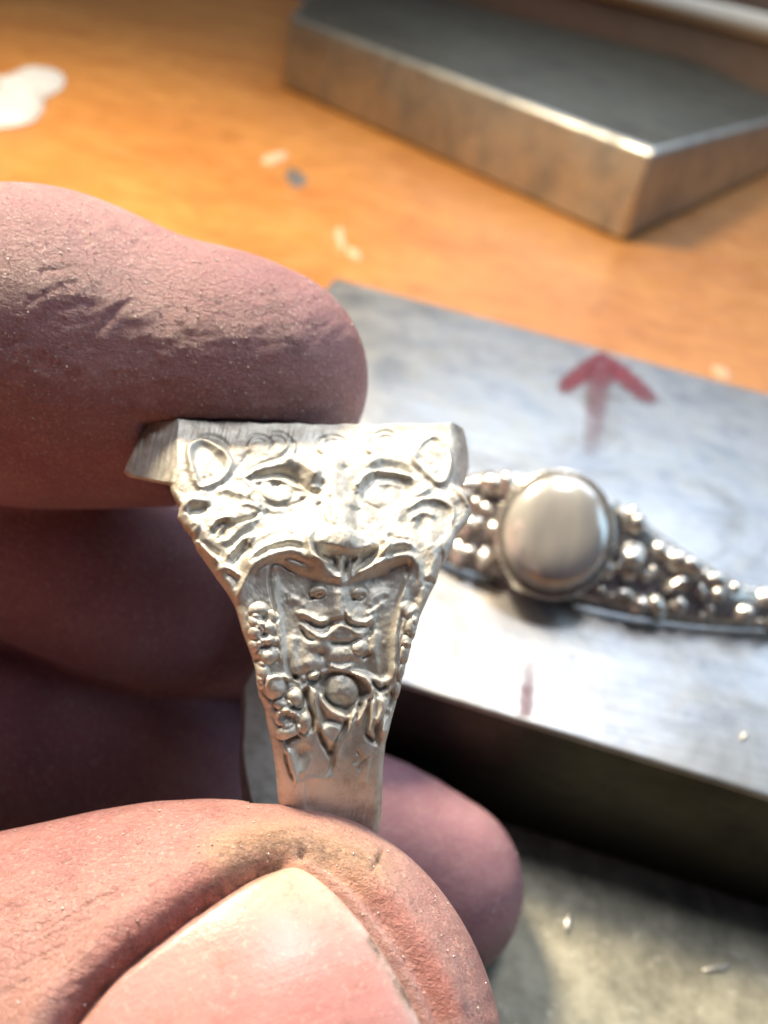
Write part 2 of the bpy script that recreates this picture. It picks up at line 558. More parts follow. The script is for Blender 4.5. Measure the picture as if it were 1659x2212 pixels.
def ink_strip(name, pts, widths, cover, level):
    """flat ink mark along a line on the block's top"""
    p = catmull(pts, 8); n = len(p)
    w = np.interp(np.linspace(0, 1, n), np.linspace(0, 1, len(widths)), widths)
    cv = np.interp(np.linspace(0, 1, n), np.linspace(0, 1, len(cover)), cover)
    t = np.gradient(p, axis=0); t /= np.linalg.norm(t, axis=1)[:, None]
    nn = np.stack([-t[:, 1], t[:, 0]], 1)
    K = 9; verts = []; cc = []
    for i in range(n):
        for k in range(K):
            s = (k / (K - 1)) * 2 - 1
            q = p[i] + nn[i] * w[i] * s * (1 + 0.12 * math.sin(i * 1.7 + s))
            v = on_level(q[0], q[1], level); verts.append(v[:])
            cc.append(cv[i] * (1 - abs(s) ** 3) * (0.0 if i in (0, n - 1) else 1))
    me = np_mesh(name, verts, grid_quads(n, K))
    a = me.attributes.new('cover', 'FLOAT', 'POINT'); a.data.foreach_set('value', np.array(cc, np.float32))
    return link(name, me, INK, block)


ink_strip('marker_arrow_wing', [(1302, 764), (1264, 800), (1224, 832), (1206, 842)], [10, 24, 22, 11], [1, 1, 0.9, 0.6], ZT + 0.06)
ink_strip('marker_arrow_wing', [(1296, 764), (1338, 804), (1390, 848), (1420, 866)], [10, 25, 21, 9], [1, 1, 0.85, 0.5], ZT + 0.10)
ink_strip('marker_arrow_shaft', [(1298, 785), (1290, 850), (1283, 920), (1275, 985)], [40, 30, 24, 18], [0.95, 0.5, 0.34, 0.12], ZT + 0.14)
ink_strip('marker_line', [(1146, 1425), (1140, 1485), (1134, 1552)], [14, 18, 19], [0.12, 0.6, 0.55], ZT + 0.06)

# big block at the back
HB = 3.35
bR = on_level(1345, 525, 0); bL = on_level(610, 190, 0)
tR = on_level(1425, 318, HB * 10)
dR = on_level(1659, 258, HB * 10) - tR; dR.z = 0; dR.normalize()
dL = on_level(668, -20, HB * 10) - on_level(625, 32, HB * 10); dL.z = 0; dL.normalize()
cor = [bR, bR + dR * 30, bR + dR * 30 + dL * 22, bL + dL * 40, bL]
bblock = link('back_steel_block', box_mesh('back_steel_block', [(c.x, c.y) for c in cor], 0.004, HB, 0.32, 6), STEEL_B)
STEEL_T = make_steel('dark_reflection_steel', (0.20, 0.18, 0.13), 0.46, 0.3, 0.4)  # mottled top, its colour darkened for the dark background it mirrors
bblock.data.materials.append(STEEL_T)
for pl in bblock.data.polygons:
    if pl.normal.z > 0.97: pl.material_index = 1
bblock.data.set_sharp_from_angle(angle=math.radians(40))
tag(bblock, 'thick dark-topped steel block with a bright edge at the back of the bench', 'steel block')

# box with a cream rim standing behind the back block
PAPER = plain('cream_painted_wood', (0.94, 0.88, 0.74), 0.6, var=0.15)
TAN = plain('tan_board', (0.34, 0.235, 0.165), 0.7, var=0.3, scale=1.5)
E1 = Vector(c2w(at(1659, 102, 640))); E2 = Vector(c2w(at(1330, 0, 720)))
E3 = Vector(c2w(at(1659, 40, 640)))
bd = (E2 - E1); bd.z = 0; bd.normalize(); bn = Vector((bd.y, -bd.x, 0))
if bn.y < 0: bn = -bn
ZB0 = 0.5 * (E1.z + E2.z); ZB1 = ZB0 + (E3.z - E1.z)
bxA = Vector((E1.x, E1.y, 0)) - bd * 30


def strip_box(name, o, l, d, z0, z1, m, parent, bev=0.15):
    cs = [o, o + bd * l, o + bd * l + bn * d, o + bn * d]
    return link(name, box_mesh(name, [(c.x, c.y) for c in cs], z0, z1, bev, 2), m, parent, smooth=False)


crate = empty('wooden_crate', bxA)
tag(crate, 'tan wooden box with a cream rim behind the back steel block', 'box')
CRATE = (bxA, bd, bn)

# ------------------------------------------------------------------ white scrap, flecks and shavings
WHITE = plain('white_chalky', (0.56, 0.54, 0.51), 0.6, var=0.35, scale=2.5)
K = 0.24976
out = [(0, 690), (150, 660), (300, 615), (440, 605), (530, 645), (562, 710), (525, 785), (430, 838), (378, 880), (378, 945), (335, 1025),
       (250, 1080), (100, 1108), (-60, 1120), (-330, 1110), (-520, 1010), (-560, 860), (-420, 740), (-200, 700)]
op = catmull([(x * K, y * K) for x, y in out], 5, True)
cen = np.array([0.0, 215.0]); rings = 9
vv = []
for r in range(rings):
    f = r / (rings - 1)
    zz = 4.2 * math.sqrt(max(0, 1 - (f * 0.995) ** 2.6))
    for q in op:
        b = on_level(*(cen + (q - cen) * (0.03 + 0.97 * f)), 0)
        h = zz * (1 + 0.18 * math.sin(q[0] * 0.05 + f * 5) + 0.12 * math.sin(q[1] * 0.09))
        vv.append((b.x, b.y, 0.01 + h * S))
nq = len(op)
me = np_mesh('white_scrap', vv, grid_quads(rings, nq, wrap_u=True))
scrap = link('white_scrap', me, WHITE)
tag(scrap, 'lumpy white scrap on the orange bench at the left edge', 'scrap')


def fleck(name, px, py, level, lpx, wpx, ang, hmm, m, label, cat, group=None):
    ca, sa = math.cos(math.radians(ang)), math.sin(math.radians(ang))
    n = 14; ring = []
    rr = [1 + 0.22 * random.uniform(-1, 1) for _ in range(n)]
    verts = []; c = on_level(px, py, level)
    for lv, sc in ((0.0, 1.0), (0.6, 0.86), (1.0, 0.4)):
        for i in range(n):
            a = 2 * math.pi * i / n
            u, v = math.cos(a) * lpx * rr[i] * sc, math.sin(a) * wpx * rr[i] * sc
            p = on_level(px + u * ca - v * sa, py + u * sa + v * ca, level)
            verts.append((p.x, p.y, level * S + 0.004 + lv * hmm * S))
    q = grid_quads(3, n, wrap_u=True)
    me = np_mesh(name, verts, q)
    bm = bmesh.new(); bm.from_mesh(me); bm.verts.ensure_lookup_table()
    bm.faces.new([bm.verts[2 * n + i] for i in range(n)]); bm.to_mesh(me); bm.free()
    o = link(name, me, m)
    tag(o, label, cat, group)
    return o


PINKISH = plain('pale_shaving', (0.62, 0.38, 0.24), 0.7)
GREYCHIP = plain('grey_chip', (0.22, 0.2, 0.18), 0.5, 0.6)
SHAV = plain('bright_shaving', (0.85, 0.82, 0.75), 0.35, 0.7)
fleck('wood_shaving', 592, 342, 0, 32, 12, -14, 0.8, PINKISH, 'small pinkish shaving on the bench beside a grey chip', 'shaving')
fleck('metal_chip', 640, 384, 0, 26, 18, 35, 0.6, GREYCHIP, 'small dark grey triangular chip on the orange bench', 'chip')
fleck('wood_shaving', 735, 515, 0, 11, 26, -8, 0.7, PINKISH, 'pale upright shaving on the bench just above the index finger', 'shaving')
fleck('wood_shaving', 765, 548, 0, 18, 9, 35, 0.5, PINKISH, 'tiny pale shaving touching the far edge of the arrow-marked block', 'shaving')
fleck('metal_shaving', 1560, 806, 0, 26, 10, 30, 0.6, PINKISH, 'pale shaving on the bench at the right, near the block edge', 'shaving')
fleck('metal_shaving', 1226, 1988, 1.1, 9, 26, 8, 0.4, SHAV, 'bright upright shaving on the worn plate beside the lower fingertip', 'shaving')
fleck('metal_shaving', 1550, 2093, 1.1, 30, 8, -8, 0.4, SHAV, 'bright level shaving on the worn plate at lower right', 'shaving')
fleck('metal_shaving', 1607, 1591, ZT, 8, 11, 10, 0.4, SHAV, 'bright speck on the near right end of the steel block', 'shaving')

# ------------------------------------------------------------------ stone-set jewel lying on the block
PJ = on_level(1150, 1300, ZT)
tl = math.radians(44)
UP = Vector((0, 0, 1))
jt = (UP * math.cos(tl) + ey * math.sin(tl)); jn = (-ey * math.cos(tl) + UP * math.sin(tl)); js = ex.copy()
jewel = empty('stone_set_jewel', PJ)
tag(jewel, 'ornate silver jewel set with an oval polished stone, lying on the steel block', 'jewelry')
STONE, nt, p = mat('polished_grey_stone')
v = coords(nt)
nt.links.new(ramp(nt, noise(nt, coords(nt, (2.6, 0.7, 0.7)), 1.2, 4), [(0.35, (0.66, 0.66, 0.66)), (0.6, (0.92, 0.90, 0.84))]), p.inputs['Base Color'])
p.inputs['Metallic'].default_value = 0.5; p.inputs['Roughness'].default_value = 0.2
p.inputs['Coat Weight'].default_value = 1.0; p.inputs['Coat Roughness'].default_value = 0.06
A_, B_ = 0.63, 0.72
jc = PJ + jt * (B_ + 0.10) + jn * 0.42
nr, na = 22, 72
vv = []
for r in range(nr):
    f = r / (nr - 1)
    for a in range(na):
        th = 2 * math.pi * a / na
        q = jc + js * (A_ * f * math.cos(th)) + jt * (B_ * f * math.sin(th)) + jn * (0.26 * math.sqrt(max(0, 1 - f ** 2.8)))
        vv.append(q[:])
for a in range(na):
    th = 2 * math.pi * a / na
    vv.append((jc + js * (A_ * math.cos(th)) + jt * (B_ * math.sin(th)) - jn * 0.12)[:])
link('cabochon', np_mesh('cabochon', vv, grid_quads(nr + 1, na, wrap_u=True)), STONE, jewel)
prof = [(0.0, 0.0), (0.02, 0.05), (0.05, 0.05), (0.07, 0.0), (0.07, -0.5), (0.13, -0.55), (0.13, -0.66), (-0.2, -0.66)]
vv = []
for (o_, n_) in prof:
    for a in range(na):
        th = 2 * math.pi * a / na
        vv.append((jc + js * ((A_ + o_) * math.cos(th)) + jt * ((B_ + o_) * math.sin(th)) + jn * n_)[:])
link('bezel', np_mesh('bezel', vv, grid_quads(len(prof), na, wrap_u=True)), SILVER_B, jewel)
RB = 7.5


def band_pt(lat, hgt, outp):
    """lat cm along the arc, hgt 0..1 up the band, outp cm proud"""
    ph = lat / RB
    hh = np.interp(abs(lat), [0, 0.6, 1.0, 1.4, 2.0, 2.6, 3.6, 5.0], [1.4, 1.38, 1.28, 1.06, 0.80, 0.56, 0.45, 0.4])
    tb = math.radians(42)
    od = js * math.sin(ph) - ey * math.cos(ph)              # outward on the level
    base = PJ + ey * (RB + 0.12) + od * RB
    return base + UP * (0.05 + hh * hgt * math.cos(tb) + outp * math.sin(tb)) - od * (hh * hgt * math.sin(tb)) + od * (outp * math.cos(tb))


nL = 90; sec = [(0, 0), (0.0, 0.07), (0.12, 0.13), (0.5, 0.17), (0.88, 0.13), (1.0, 0.07), (1.0, 0), (0.9, -0.05), (0.1, -0.05)]
vv = [band_pt(l, h, o)[:] for l in np.linspace(-4.2, 4.2, nL) for (h, o) in sec]
link('band', np_mesh('band', vv, grid_quads(nL, len(sec), wrap_u=True)), SILVER_B, jewel)
bm = bmesh.new(); bmesh.ops.create_icosphere(bm, subdivisions=2, radius=1.0)
bead_me = bpy.data.meshes.new('bead'); bm.to_mesh(bead_me); bm.free()
rj = random.Random(3)
for sgn in (-1, 1):
    lat = 0.72
    while lat < 3.3:
        rows = 4 if lat < 1.3 else 3 if lat < 2.2 else 2
        for k in range(rows):
            if rj.random() < 0.12: continue
            h = (k + 0.5 + rj.uniform(-0.2, 0.2)) / rows
            q = band_pt(sgn * (lat + rj.uniform(-0.06, 0.06)), 0.04 + 0.94 * h, 0.12)
            r = rj.uniform(0.07, 0.18) * (1.0 if lat < 2 else 0.75)
            b = link('bead', bead_me, SILVER_B, jewel)
            rot = Matrix.Rotation(rj.uniform(0, 6.28), 4, Vector((rj.uniform(-1, 1), rj.uniform(-1, 1), rj.uniform(-1, 1))).normalized())
            b.matrix_world = Matrix.Translation(q) @ rot @ Matrix.Diagonal((r * rj.uniform(0.55, 1.0), r * rj.uniform(0.8, 1.2), r * rj.uniform(0.9, 1.7), 1))
        lat += rj.uniform(0.15, 0.20)

# crate parts
bxA, bd, bn = CRATE
strip_box('front_panel', bxA, 75, 2.0, 0.0, ZB0, TAN, crate)
strip_box('cream_rim', bxA - bn * 0.4, 75, 3.0, ZB0, ZB1, PAPER, crate, 0.75)
strip_box('back_panel', bxA + bn * 9, 75, 2.0, 0.0, ZB1 + 5, TAN, crate)
print('crate heights', ZB0, ZB1)

# ------------------------------------------------------------------ the signet ring held by the hand
a13 = math.radians(13.0)
rZ = np.array([0, -0.9887, 0.15]); rZ /= np.linalg.norm(rZ)
ay0 = np.array([0, 0.15, 0.9887]); ay0 -= rZ * (ay0 @ rZ); ay0 /= np.linalg.norm(ay0)
rY = math.cos(a13) * ay0 + math.sin(a13) * np.array([-1.0, 0, 0])
rX = np.cross(rZ, rY)
if rX[0] < 0: rX = -rX
ph = math.radians(2.4)
rZ, rX = rZ * math.cos(ph) - rX * math.sin(ph), rX * math.cos(ph) + rZ * math.sin(ph)
RR = 13.0
O_ring = at(705, 1440, 45.0) + RR * rY
_f = 911
_n = rZ @ O_ring; _e = ray(700, 911)
# height of the table: where the sight line to its front edge meets the plane y = -8.3
_D = (-8.3 + O_ring @ rY) / (_e @ rY)
ZTOP = float((_e * _D - O_ring) @ rZ)
print('ZTOP', ZTOP)


def r2c(p):
    p = np.asarray(p, float)
    return O_ring + p[..., :1] * rX + p[..., 1:2] * rY + p[..., 2:3] * rZ


def design(p):
    """ring frame -> design grid on which the relief is drawn"""
    c = r2c(p)
    return CX + F * c[..., 0] / c[..., 2], CY + F * c[..., 1] / c[..., 2]


# outer profile (y, z), front half from the table edge down to the bottom
key = [(-8.3, ZTOP), (-8.9, ZTOP - 1.35), (-10.0, ZTOP - 3.75), (-11.4, 8), (-12.4, 5), (-12.95, 2), (-13.0, 0)]
for a in np.linspace(0, 90, 10)[1:]:
    e_ = 2 / 2.7
    key.append((-13 * max(math.cos(math.radians(a)), 0) ** e_, -13.6 * math.sin(math.radians(a)) ** e_))
key = catmull(key, 30)
key[:, 1] = np.minimum(key[:, 1], ZTOP)
# dense arc-length sampling of the front
al = np.concatenate([[0], np.cumsum(np.hypot(*np.diff(key, axis=0).T))])
NF = 520
sf = np.linspace(0, al[-1], NF)
yf = np.interp(sf, al, key[:, 0]); zf = np.interp(sf, al, key[:, 1])
NBk = 90
sb = np.linspace(0, al[-1], NBk)
yb = -np.interp(sb, al, key[:, 0]); zb = np.interp(sb, al, key[:, 1])
NTp = 26
tt = np.concatenate([[0.004, 0.012, 0.03], np.linspace(0.06, 0.94, NTp - 6), [0.97, 0.988, 0.996]])
# loop: front down, back up, table from back to front
LY = np.concatenate([yf, yb[::-1][1:], (8.3 - 16.6 * tt)])
LZ = np.concatenate([zf, zb[::-1][1:], ZTOP - 0.05 * np.sin(np.pi * tt)])
NV = len(LY)


def unproj(px, py):
    """where the sight line of the design grid meets the smooth front of the ring"""
    d = ray(px, py); D = 45.0
    for _ in range(40):
        q = d * D - O_ring
        z = q @ rZ; y = q @ rY
        y0 = np.interp(-z, -zf, yf)
        D += (y0 - y) / (d @ rY) * 0.7
    q = d * D - O_ring
    return q @ rX, q @ rZ


outL = [(304, 912), (286, 945), (270, 972), (258, 998), (272, 1012), (318, 1027), (366, 1042), (368, 1052), (374, 1068), (386, 1090), (383, 1110), (396, 1132), (411, 1150),
        (424, 1178), (448, 1212), (470, 1245), (492, 1275), (508, 1305), (518, 1338), (524, 1360), (534, 1388), (545, 1420), (553, 1450), (556, 1480), (562, 1510), (572, 1530),
        (580, 1570), (590, 1620), (598, 1670), (603, 1735), (606, 1770)]
outR = [(1012, 908), (1030, 925), (1046, 952), (1053, 985), (1036, 1015), (1008, 1048), (1012, 1075), (1024, 1102), (1012, 1125), (990, 1150), (984, 1172), (972, 1195), (955, 1222),
        (948, 1252), (936, 1275), (925, 1300), (912, 1330), (905, 1360), (892, 1395), (884, 1430), (872, 1470), (864, 1510), (850, 1560), (838, 1610), (833, 1660), (831, 1720), (829, 1780)]
oL = np.array([unproj(*q) for q in outL]); oR = np.array([unproj(*q) for q in outR])


def half_widths(z):
    o1 = oL[np.argsort(oL[:, 1])]; o2 = oR[np.argsort(oR[:, 1])]
    return np.interp(z, o1[:, 1], o1[:, 0]), np.interp(z, o2[:, 1], o2[:, 0])


NU = 380
XL, XR = half_widths(LZ)
# the rear half is the mirrored, smoother shoulder
k0 = NF; k1 = NF + NBk - 1
ker = np.ones(9) / 9
XL[k0:k1] = np.convolve(np.pad(XL[k0:k1], 4, 'edge'), ker, 'valid'); XR[k0:k1] = np.convolve(np.pad(XR[k0:k1], 4, 'edge'), ker, 'valid')
tp = slice(k1, NV)
XL[tp] = XL[0]; XR[tp] = XR[0]
# the head narrows towards its far side
tpr = np.interp(LZ, [-13, -9, -3, 4, 10, 15], [-1.3, -1.3, -0.3, 4.5, 7.0, 8.0])
yy_ = np.clip((LY + 9.6) / 20.0, 0, 1)
yy_[:NF] = 0
XL = XL + tpr * yy_
XR = XR - 0.35 * tpr * yy_
uu = np.linspace(0, 1, NU)
PX = XL[:, None] + (XR - XL)[:, None] * uu[None]
PY = np.repeat(LY[:, None], NU, 1); PZ = np.repeat(LZ[:, None], NU, 1)
# outward normals of the profile
ty = np.gradient(np.concatenate([LY[-2:], LY, LY[:2]]))[2:-2]; tz = np.gradient(np.concatenate([LZ[-2:], LZ, LZ[:2]]))[2:-2]
ln = np.hypot(ty, tz) + 1e-9
ny, nz = tz / ln, -ty / ln
cy = LY * ny + (LZ - 0.5) * nz
ny, nz = np.where(cy < 0, -ny, ny), np.where(cy < 0, -nz, nz)
ny = np.convolve(np.pad(ny, 3, 'edge'), np.ones(7) / 7, 'valid'); nz = np.convolve(np.pad(nz, 3, 'edge'), np.ones(7) / 7, 'valid')

# ---- relief on the front
fr = slice(0, NF)
DX, DY = design(np.stack([PX[fr], PY[fr], PZ[fr]], -1))
_q = np.stack([DX.ravel() / 46, DY.ravel() / 46, np.zeros(DX.size)], 1)
_w1 = fbm(_q, 3, 31).reshape(DX.shape); _w2 = fbm(_q + 40, 3, 37).reshape(DX.shape)
Rf = Relief(DX + 2.6 * _w1, DY + 2.4 * _w2)
A = lambda *p: [(265.2 + .23977 * x, 895 + .23977 * y) for x, y in p]
B = lambda *p: [(646.4 + .23977 * x, 895 + .23977 * y) for x, y in p]
c1 = lambda *p: [(248.6 + .4895 * x, 878.4 + .4895 * y) for x, y in p]
c2 = lambda *p: [(464 + .3097 * x, 1193.3 + .3097 * y) for x, y in p]
c3 = lambda *p: [(497.2 + .25975 * x, 1243 + .25975 * y) for x, y in p]
c4 = lambda *p: [(513.8 + .21979 * x, 1450.2 + .21979 * y) for x, y in p]

# large masses: muzzle, cheeks, brow, bridge of the nose
Rf.blob((705, 1165), 90, 115, 1.35)
Rf.blob((525, 1130), 90, 70, 0.6)
Rf.blob((905, 1130), 70, 75, 0.6)
Rf.blob((690, 985), 300, 40, 0.25)
Rf.blob((590, 1210), 70, 40, 0.7, -25)
Rf.blob((850, 1200), 60, 40, 0.7, 25)
Rf.region([(380, 905), (1000, 905), (990, 950), (700, 962), (395, 955)], -0.12, 14)
# left ear
Rf.region(A((700, 690), (640, 560), (600, 430), (600, 320), (660, 255), (740, 240), (850, 300), (960, 400), (1000, 470), (960, 560), (860, 640)), 0.34, 7)
Rf.region(A((700, 640), (665, 540), (640, 430), (645, 340), (690, 290), (745, 280), (820, 330), (900, 410), (930, 480), (880, 560), (790, 620)), -0.36, 8)
Rf.stroke(A((690, 680), (640, 560), (598, 430), (600, 320), (660, 255), (740, 240), (830, 285), (900, 345), (960, 400), (990, 465)), 5.5, 0.24, (.1, .1))
Rf.stroke(A((640, 250), (720, 190), (820, 190), (900, 230), (980, 330)), 6, -0.16)
Rf.stroke(A((690, 420), (710, 500), (740, 580)), 5, 0.1); Rf.stroke(A((760, 400), (770, 480), (800, 560)), 5, 0.08)
# right ear
Rf.region(B((1000, 430), (1040, 340), (1100, 250), (1180, 205), (1260, 225), (1330, 300), (1355, 400), (1345, 520), (1320, 620), (1240, 640), (1120, 540)), 0.46, 6)
Rf.region(B((1050, 420), (1090, 330), (1160, 255), (1230, 240), (1300, 310), (1320, 420), (1300, 560), (1220, 590), (1120, 510)), -0.34, 12)
Rf.stroke(B((1010, 400), (1060, 310), (1120, 245), (1190, 208), (1260, 228), (1330, 300), (1355, 400), (1350, 520), (1340, 610)), 4.5, 0.22)
Rf.edge(B((1060, 380), (1120, 310), (1200, 240)), 6, -0.12, 22)
# curls on the forehead
for cen, r, a0, a1 in ((A((1225, 285))[0], 20, -200, 40), (A((1390, 270))[0], 22, -150, 110), (B((300, 310))[0], 25, -230, 20), (B((235, 300))[0], 17, -250, -60),
                       (B((775, 265))[0], 22, -220, 30), (B((690, 280))[0], 22, -260, -90), (A((1480, 330))[0], 16, -90, 60)):
    th = np.radians(np.linspace(a0, a1, 12))
    Rf.stroke(np.stack([cen[0] + r * np.cos(th), cen[1] + r * np.sin(th)], 1), 4.2, 0.18, (.25, .3))
    Rf.stroke(np.stack([cen[0] + (r + 8) * np.cos(th), cen[1] + (r + 8) * np.sin(th)], 1), 3.5, -0.13, (.2, .2))
    Rf.blob(cen, r * .6, r * .6, 0.12)
Rf.stroke(A((1140, 330), (1090, 420), (1000, 520)), 6, -0.18)
Rf.stroke(A((1500, 390), (1420, 410), (1320, 430), (1200, 490), (1080, 570)), 4, -0.22)
# left brow and eye
Rf.stroke(c1((560, 318), (650, 292), (740, 268), (800, 262), (850, 290), (895, 335)), 13, 0.50, (.2, .05))
Rf.blob(c1((880, 320))[0], 20, 17, 0.40)
Rf.blob(c1((760, 245))[0], 11, 9, 0.32)
Rf.stroke(c1((590, 330), (680, 303), (755, 300), (810, 335), (860, 385), (905, 385)), 6.5, -0.48, (.15, .05))
Rf.dome(c1((712, 378))[0], 36, 28, 0.24, 15, 0.05)
Rf.stroke(c1((610, 345), (680, 330), (760, 345), (830, 385)), 5, 0.22)
Rf.blob(c1((712, 350))[0], 9, 7, -0.26); Rf.stroke(c1((690, 345), (712, 366), (735, 340)), 3, -0.14)
Rf.stroke(c1((650, 430), (720, 450), (790, 440), (850, 410)), 6, -0.22)
Rf.stroke(c1((560, 360), (590, 400), (640, 440), (600, 350)), 5, 0.16)
Rf.blob(c1((905, 350))[0], 9, 7, -0.35)
# right brow and eye
Rf.stroke(c1((1060, 365), (1090, 320), (1135, 290)), 5.5, 0.40, (.1, .1))
Rf.stroke(c1((1145, 285), (1220, 292), (1310, 318)), 4.5, 0.36, (.05, .1))
Rf.region(c1((1140, 262), (1190, 245), (1270, 262), (1310, 305), (1220, 288), (1150, 280)), -0.28, 7)
Rf.blob(c1((1140, 250))[0], 16, 12, 0.34)
Rf.region(c1((1090, 345), (1140, 305), (1230, 305), (1300, 340), (1310, 400), (1240, 440), (1150, 470), (1090, 440), (1075, 390)), -0.42, 15)
Rf.dome(c1((1180, 380))[0], 40, 32, 0.20, -12, 0.02)
Rf.blob(c1((1205, 370))[0], 8, 11, -0.18); Rf.stroke(c1((1150, 345), (1210, 335), (1270, 352)), 4.5, 0.12)
Rf.stroke(c1((1050, 380), (1065, 420), (1080, 470)), 7, -0.24)
Rf.stroke(c1((1310, 400), (1350, 390), (1390, 365)), 6, 0.24)
# forehead furrow and bridge
Rf.stroke(c1((955, 200), (960, 290), (955, 370), (965, 450)), 17, 0.34, (.2, .2))
Rf.stroke(c1((1010, 260), (1020, 330), (1045, 400)), 8, -0.24)
Rf.blob(c1((1020, 300))[0], 12, 20, 0.24)
Rf.stroke(c1((960, 410), (985, 480), (1005, 560), (1010, 620)), 24, 0.34, (.2, 0))
Rf.stroke(c1((1060, 440), (1065, 520), (1080, 590)), 15, -0.34)
Rf.stroke(c1((880, 430), (905, 500), (930, 560)), 6, -0.18); Rf.stroke(c1((870, 400), (890, 450)), 6, .15)
Rf.stroke(c1((920, 420), (950, 490), (960, 560)), 5, 0.12)
# nose tip, wings and nostrils
Rf.region(c1((895, 628), (930, 590), (1010, 575), (1100, 590), (1145, 632), (1090, 655), (1010, 664), (950, 655)), 0.55, 9)
Rf.region(c1((890, 640), (960, 662), (1030, 672), (1140, 645), (1120, 690), (1060, 740), (1000, 770), (960, 740), (900, 690)), -0.55, 9)
Rf.stroke(c1((895, 632), (960, 656), (1030, 665), (1140, 636)), 4, 0.26, (.1, .1))
Rf.stroke(c1((872, 575), (845, 615), (855, 670), (905, 705), (960, 700)), 7.5, 0.52, (.2, .2))
Rf.stroke(c1((885, 625), (880, 655), (915, 685)), 4.5, -0.25)
Rf.stroke(c1((1150, 590), (1185, 625), (1170, 680), (1120, 720)), 7.5, 0.48, (.2, .2))
Rf.stroke(c1((985, 672), (985, 720), (990, 775)), 8, 0.42, (.1, .1))
Rf.stroke(c1((965, 680), (968, 730)), 4, -0.35); Rf.stroke(c1((1015, 690), (1012, 740)), 4.5, -0.4)
Rf.stroke(c1((1080, 660), (1050, 720), (1030, 770)), 6, 0.28)
# lips and muzzle folds, left
Rf.stroke(c1((545, 850), (565, 780), (620, 710), (700, 672), (790, 668), (860, 700), (935, 742)), 9.5, 0.46, (.15, .1))
Rf.stroke(c1((600, 790), (640, 730), (700, 695), (780, 690), (850, 715)), 4, -0.18)
Rf.stroke(c1((560, 740), (610, 670), (690, 625), (770, 615), (840, 640)), 10, 0.32)
Rf.stroke(c1((600, 700), (680, 645), (760, 640), (830, 665)), 4.5, -0.26)
Rf.stroke(c1((570, 640), (640, 590), (720, 570), (800, 575)), 8, 0.18)
# lips, right
Rf.stroke(c1((1045, 755), (1110, 735), (1180, 700), (1250, 680), (1310, 690), (1335, 760), (1320, 850)), 8.5, 0.46, (.1, .15))
Rf.stroke(c1((1150, 690), (1200, 640), (1260, 622), (1310, 640)), 8, 0.42)
Rf.stroke(c1((1130, 710), (1200, 665), (1290, 652)), 4.5, -0.32)
Rf.stroke(c1((1190, 575), (1240, 600), (1300, 610)), 7, -0.25)
# open mouth: recessed floor
mouth = c1((690, 745), (715, 712), (790, 718), (870, 752), (960, 778), (1030, 780), (1110, 752), (1190, 724), (1275, 710), (1296, 735)) + \
    c2((1335, 220), (1290, 400), (1255, 600), (1245, 780), (1190, 880), (1000, 830), (700, 850), (560, 880), (500, 800), (465, 650), (440, 480), (415, 330), (392, 190))
Rf.region(mouth, -0.42, 8)
Rf.region(c2((400, 150), (500, 120), (620, 170), (760, 200), (900, 205), (1050, 190), (1200, 130), (1330, 130), (1300, 260), (1180, 280), (900, 260), (560, 260), (430, 280)), -0.14, 16)
# mouth sides
Rf.stroke(c2((440, 150), (425, 300), (450, 480), (475, 650), (490, 800)), 8, 0.34, (.1, .1))
Rf.stroke(c2((1350, 120), (1320, 260), (1270, 450), (1255, 620), (1248, 780), (1240, 880)), 7, 0.42, (.1, .1))
Rf.stroke(c2((560, 140), (470, 95), (400, 105), (385, 200), (410, 330), (440, 470)), 4, -0.42)
Rf.stroke(c2((1180, 130), (1280, 95), (1345, 100), (1335, 200)), 4, -0.36)
Rf.stroke(c2((1300, 430), (1275, 560), (1268, 700), (1262, 820)), 4, -0.3)
# small face inside the mouth
Rf.blob(c2((870, 380))[0], 60, 60, 0.34)
Rf.stroke(c2((870, 250), (870, 350), (880, 470)), 20, 0.28, (.2, .1))
for ex_ in (715, 1005):
    Rf.blob(c2((ex_, 330))[0], 24, 24, -0.22)
    Rf.dome(c2((ex_, 278))[0], 18, 13, 0.48, 0, 0.1)
    Rf.stroke(c2((ex_ - 60, 330), (ex_, 300), (ex_ + 50, 298)), 3.5, -0.25)
Rf.stroke(c2((1060, 380), (1110, 310), (1180, 270), (1220, 300)), 9, 0.26)
Rf.stroke(c2((1040, 440), (1120, 390), (1190, 330)), 6, 0.22)
Rf.stroke(c2((500, 330), (580, 330), (640, 380)), 8, 0.2)
Rf.stroke(c2((570, 420), (640, 440), (720, 478), (800, 470)), 7, 0.36)
Rf.stroke(c2((640, 470), (720, 505), (800, 500), (830, 470)), 4.5, -0.3)
Rf.stroke(c2((590, 500), (680, 560), (770, 585), (880, 520), (990, 560), (1070, 540)), 8, 0.34)
Rf.stroke(c2((920, 420), (960, 480), (1040, 500), (1110, 440)), 7, 0.36)
Rf.stroke(c2((905, 420), (930, 490), (980, 515), (1060, 515)), 4, -0.3)
Rf.region(c2((820, 590), (850, 550), (930, 555), (960, 600), (900, 625), (840, 620)), 0.22, 5)
Rf.stroke(c2((800, 625), (870, 638), (950, 630), (1010, 600)), 4.5, -0.32)
Rf.stroke(c2((600, 520), (640, 590), (700, 610)), 5, -0.3)
Rf.stroke(c2((1100, 520), (1070, 570), (1030, 590)), 5, -0.25)
Rf.blob(c2((710, 640))[0], 26, 17, 0.44); Rf.blob(c2((1010, 660))[0], 22, 22, 0.36)
Rf.dome(c2((1010, 655))[0], 18, 18, 0.16, 0, 0.12)
Rf.blob(c2((745, 715))[0], 12, 11, -0.45)
Rf.blob(c2((640, 770))[0], 34, 24, 0.48); Rf.blob(c2((870, 720))[0], 42, 18, 0.42)
Rf.stroke(c2((790, 790), (880, 805), (980, 790)), 7, 0.34)
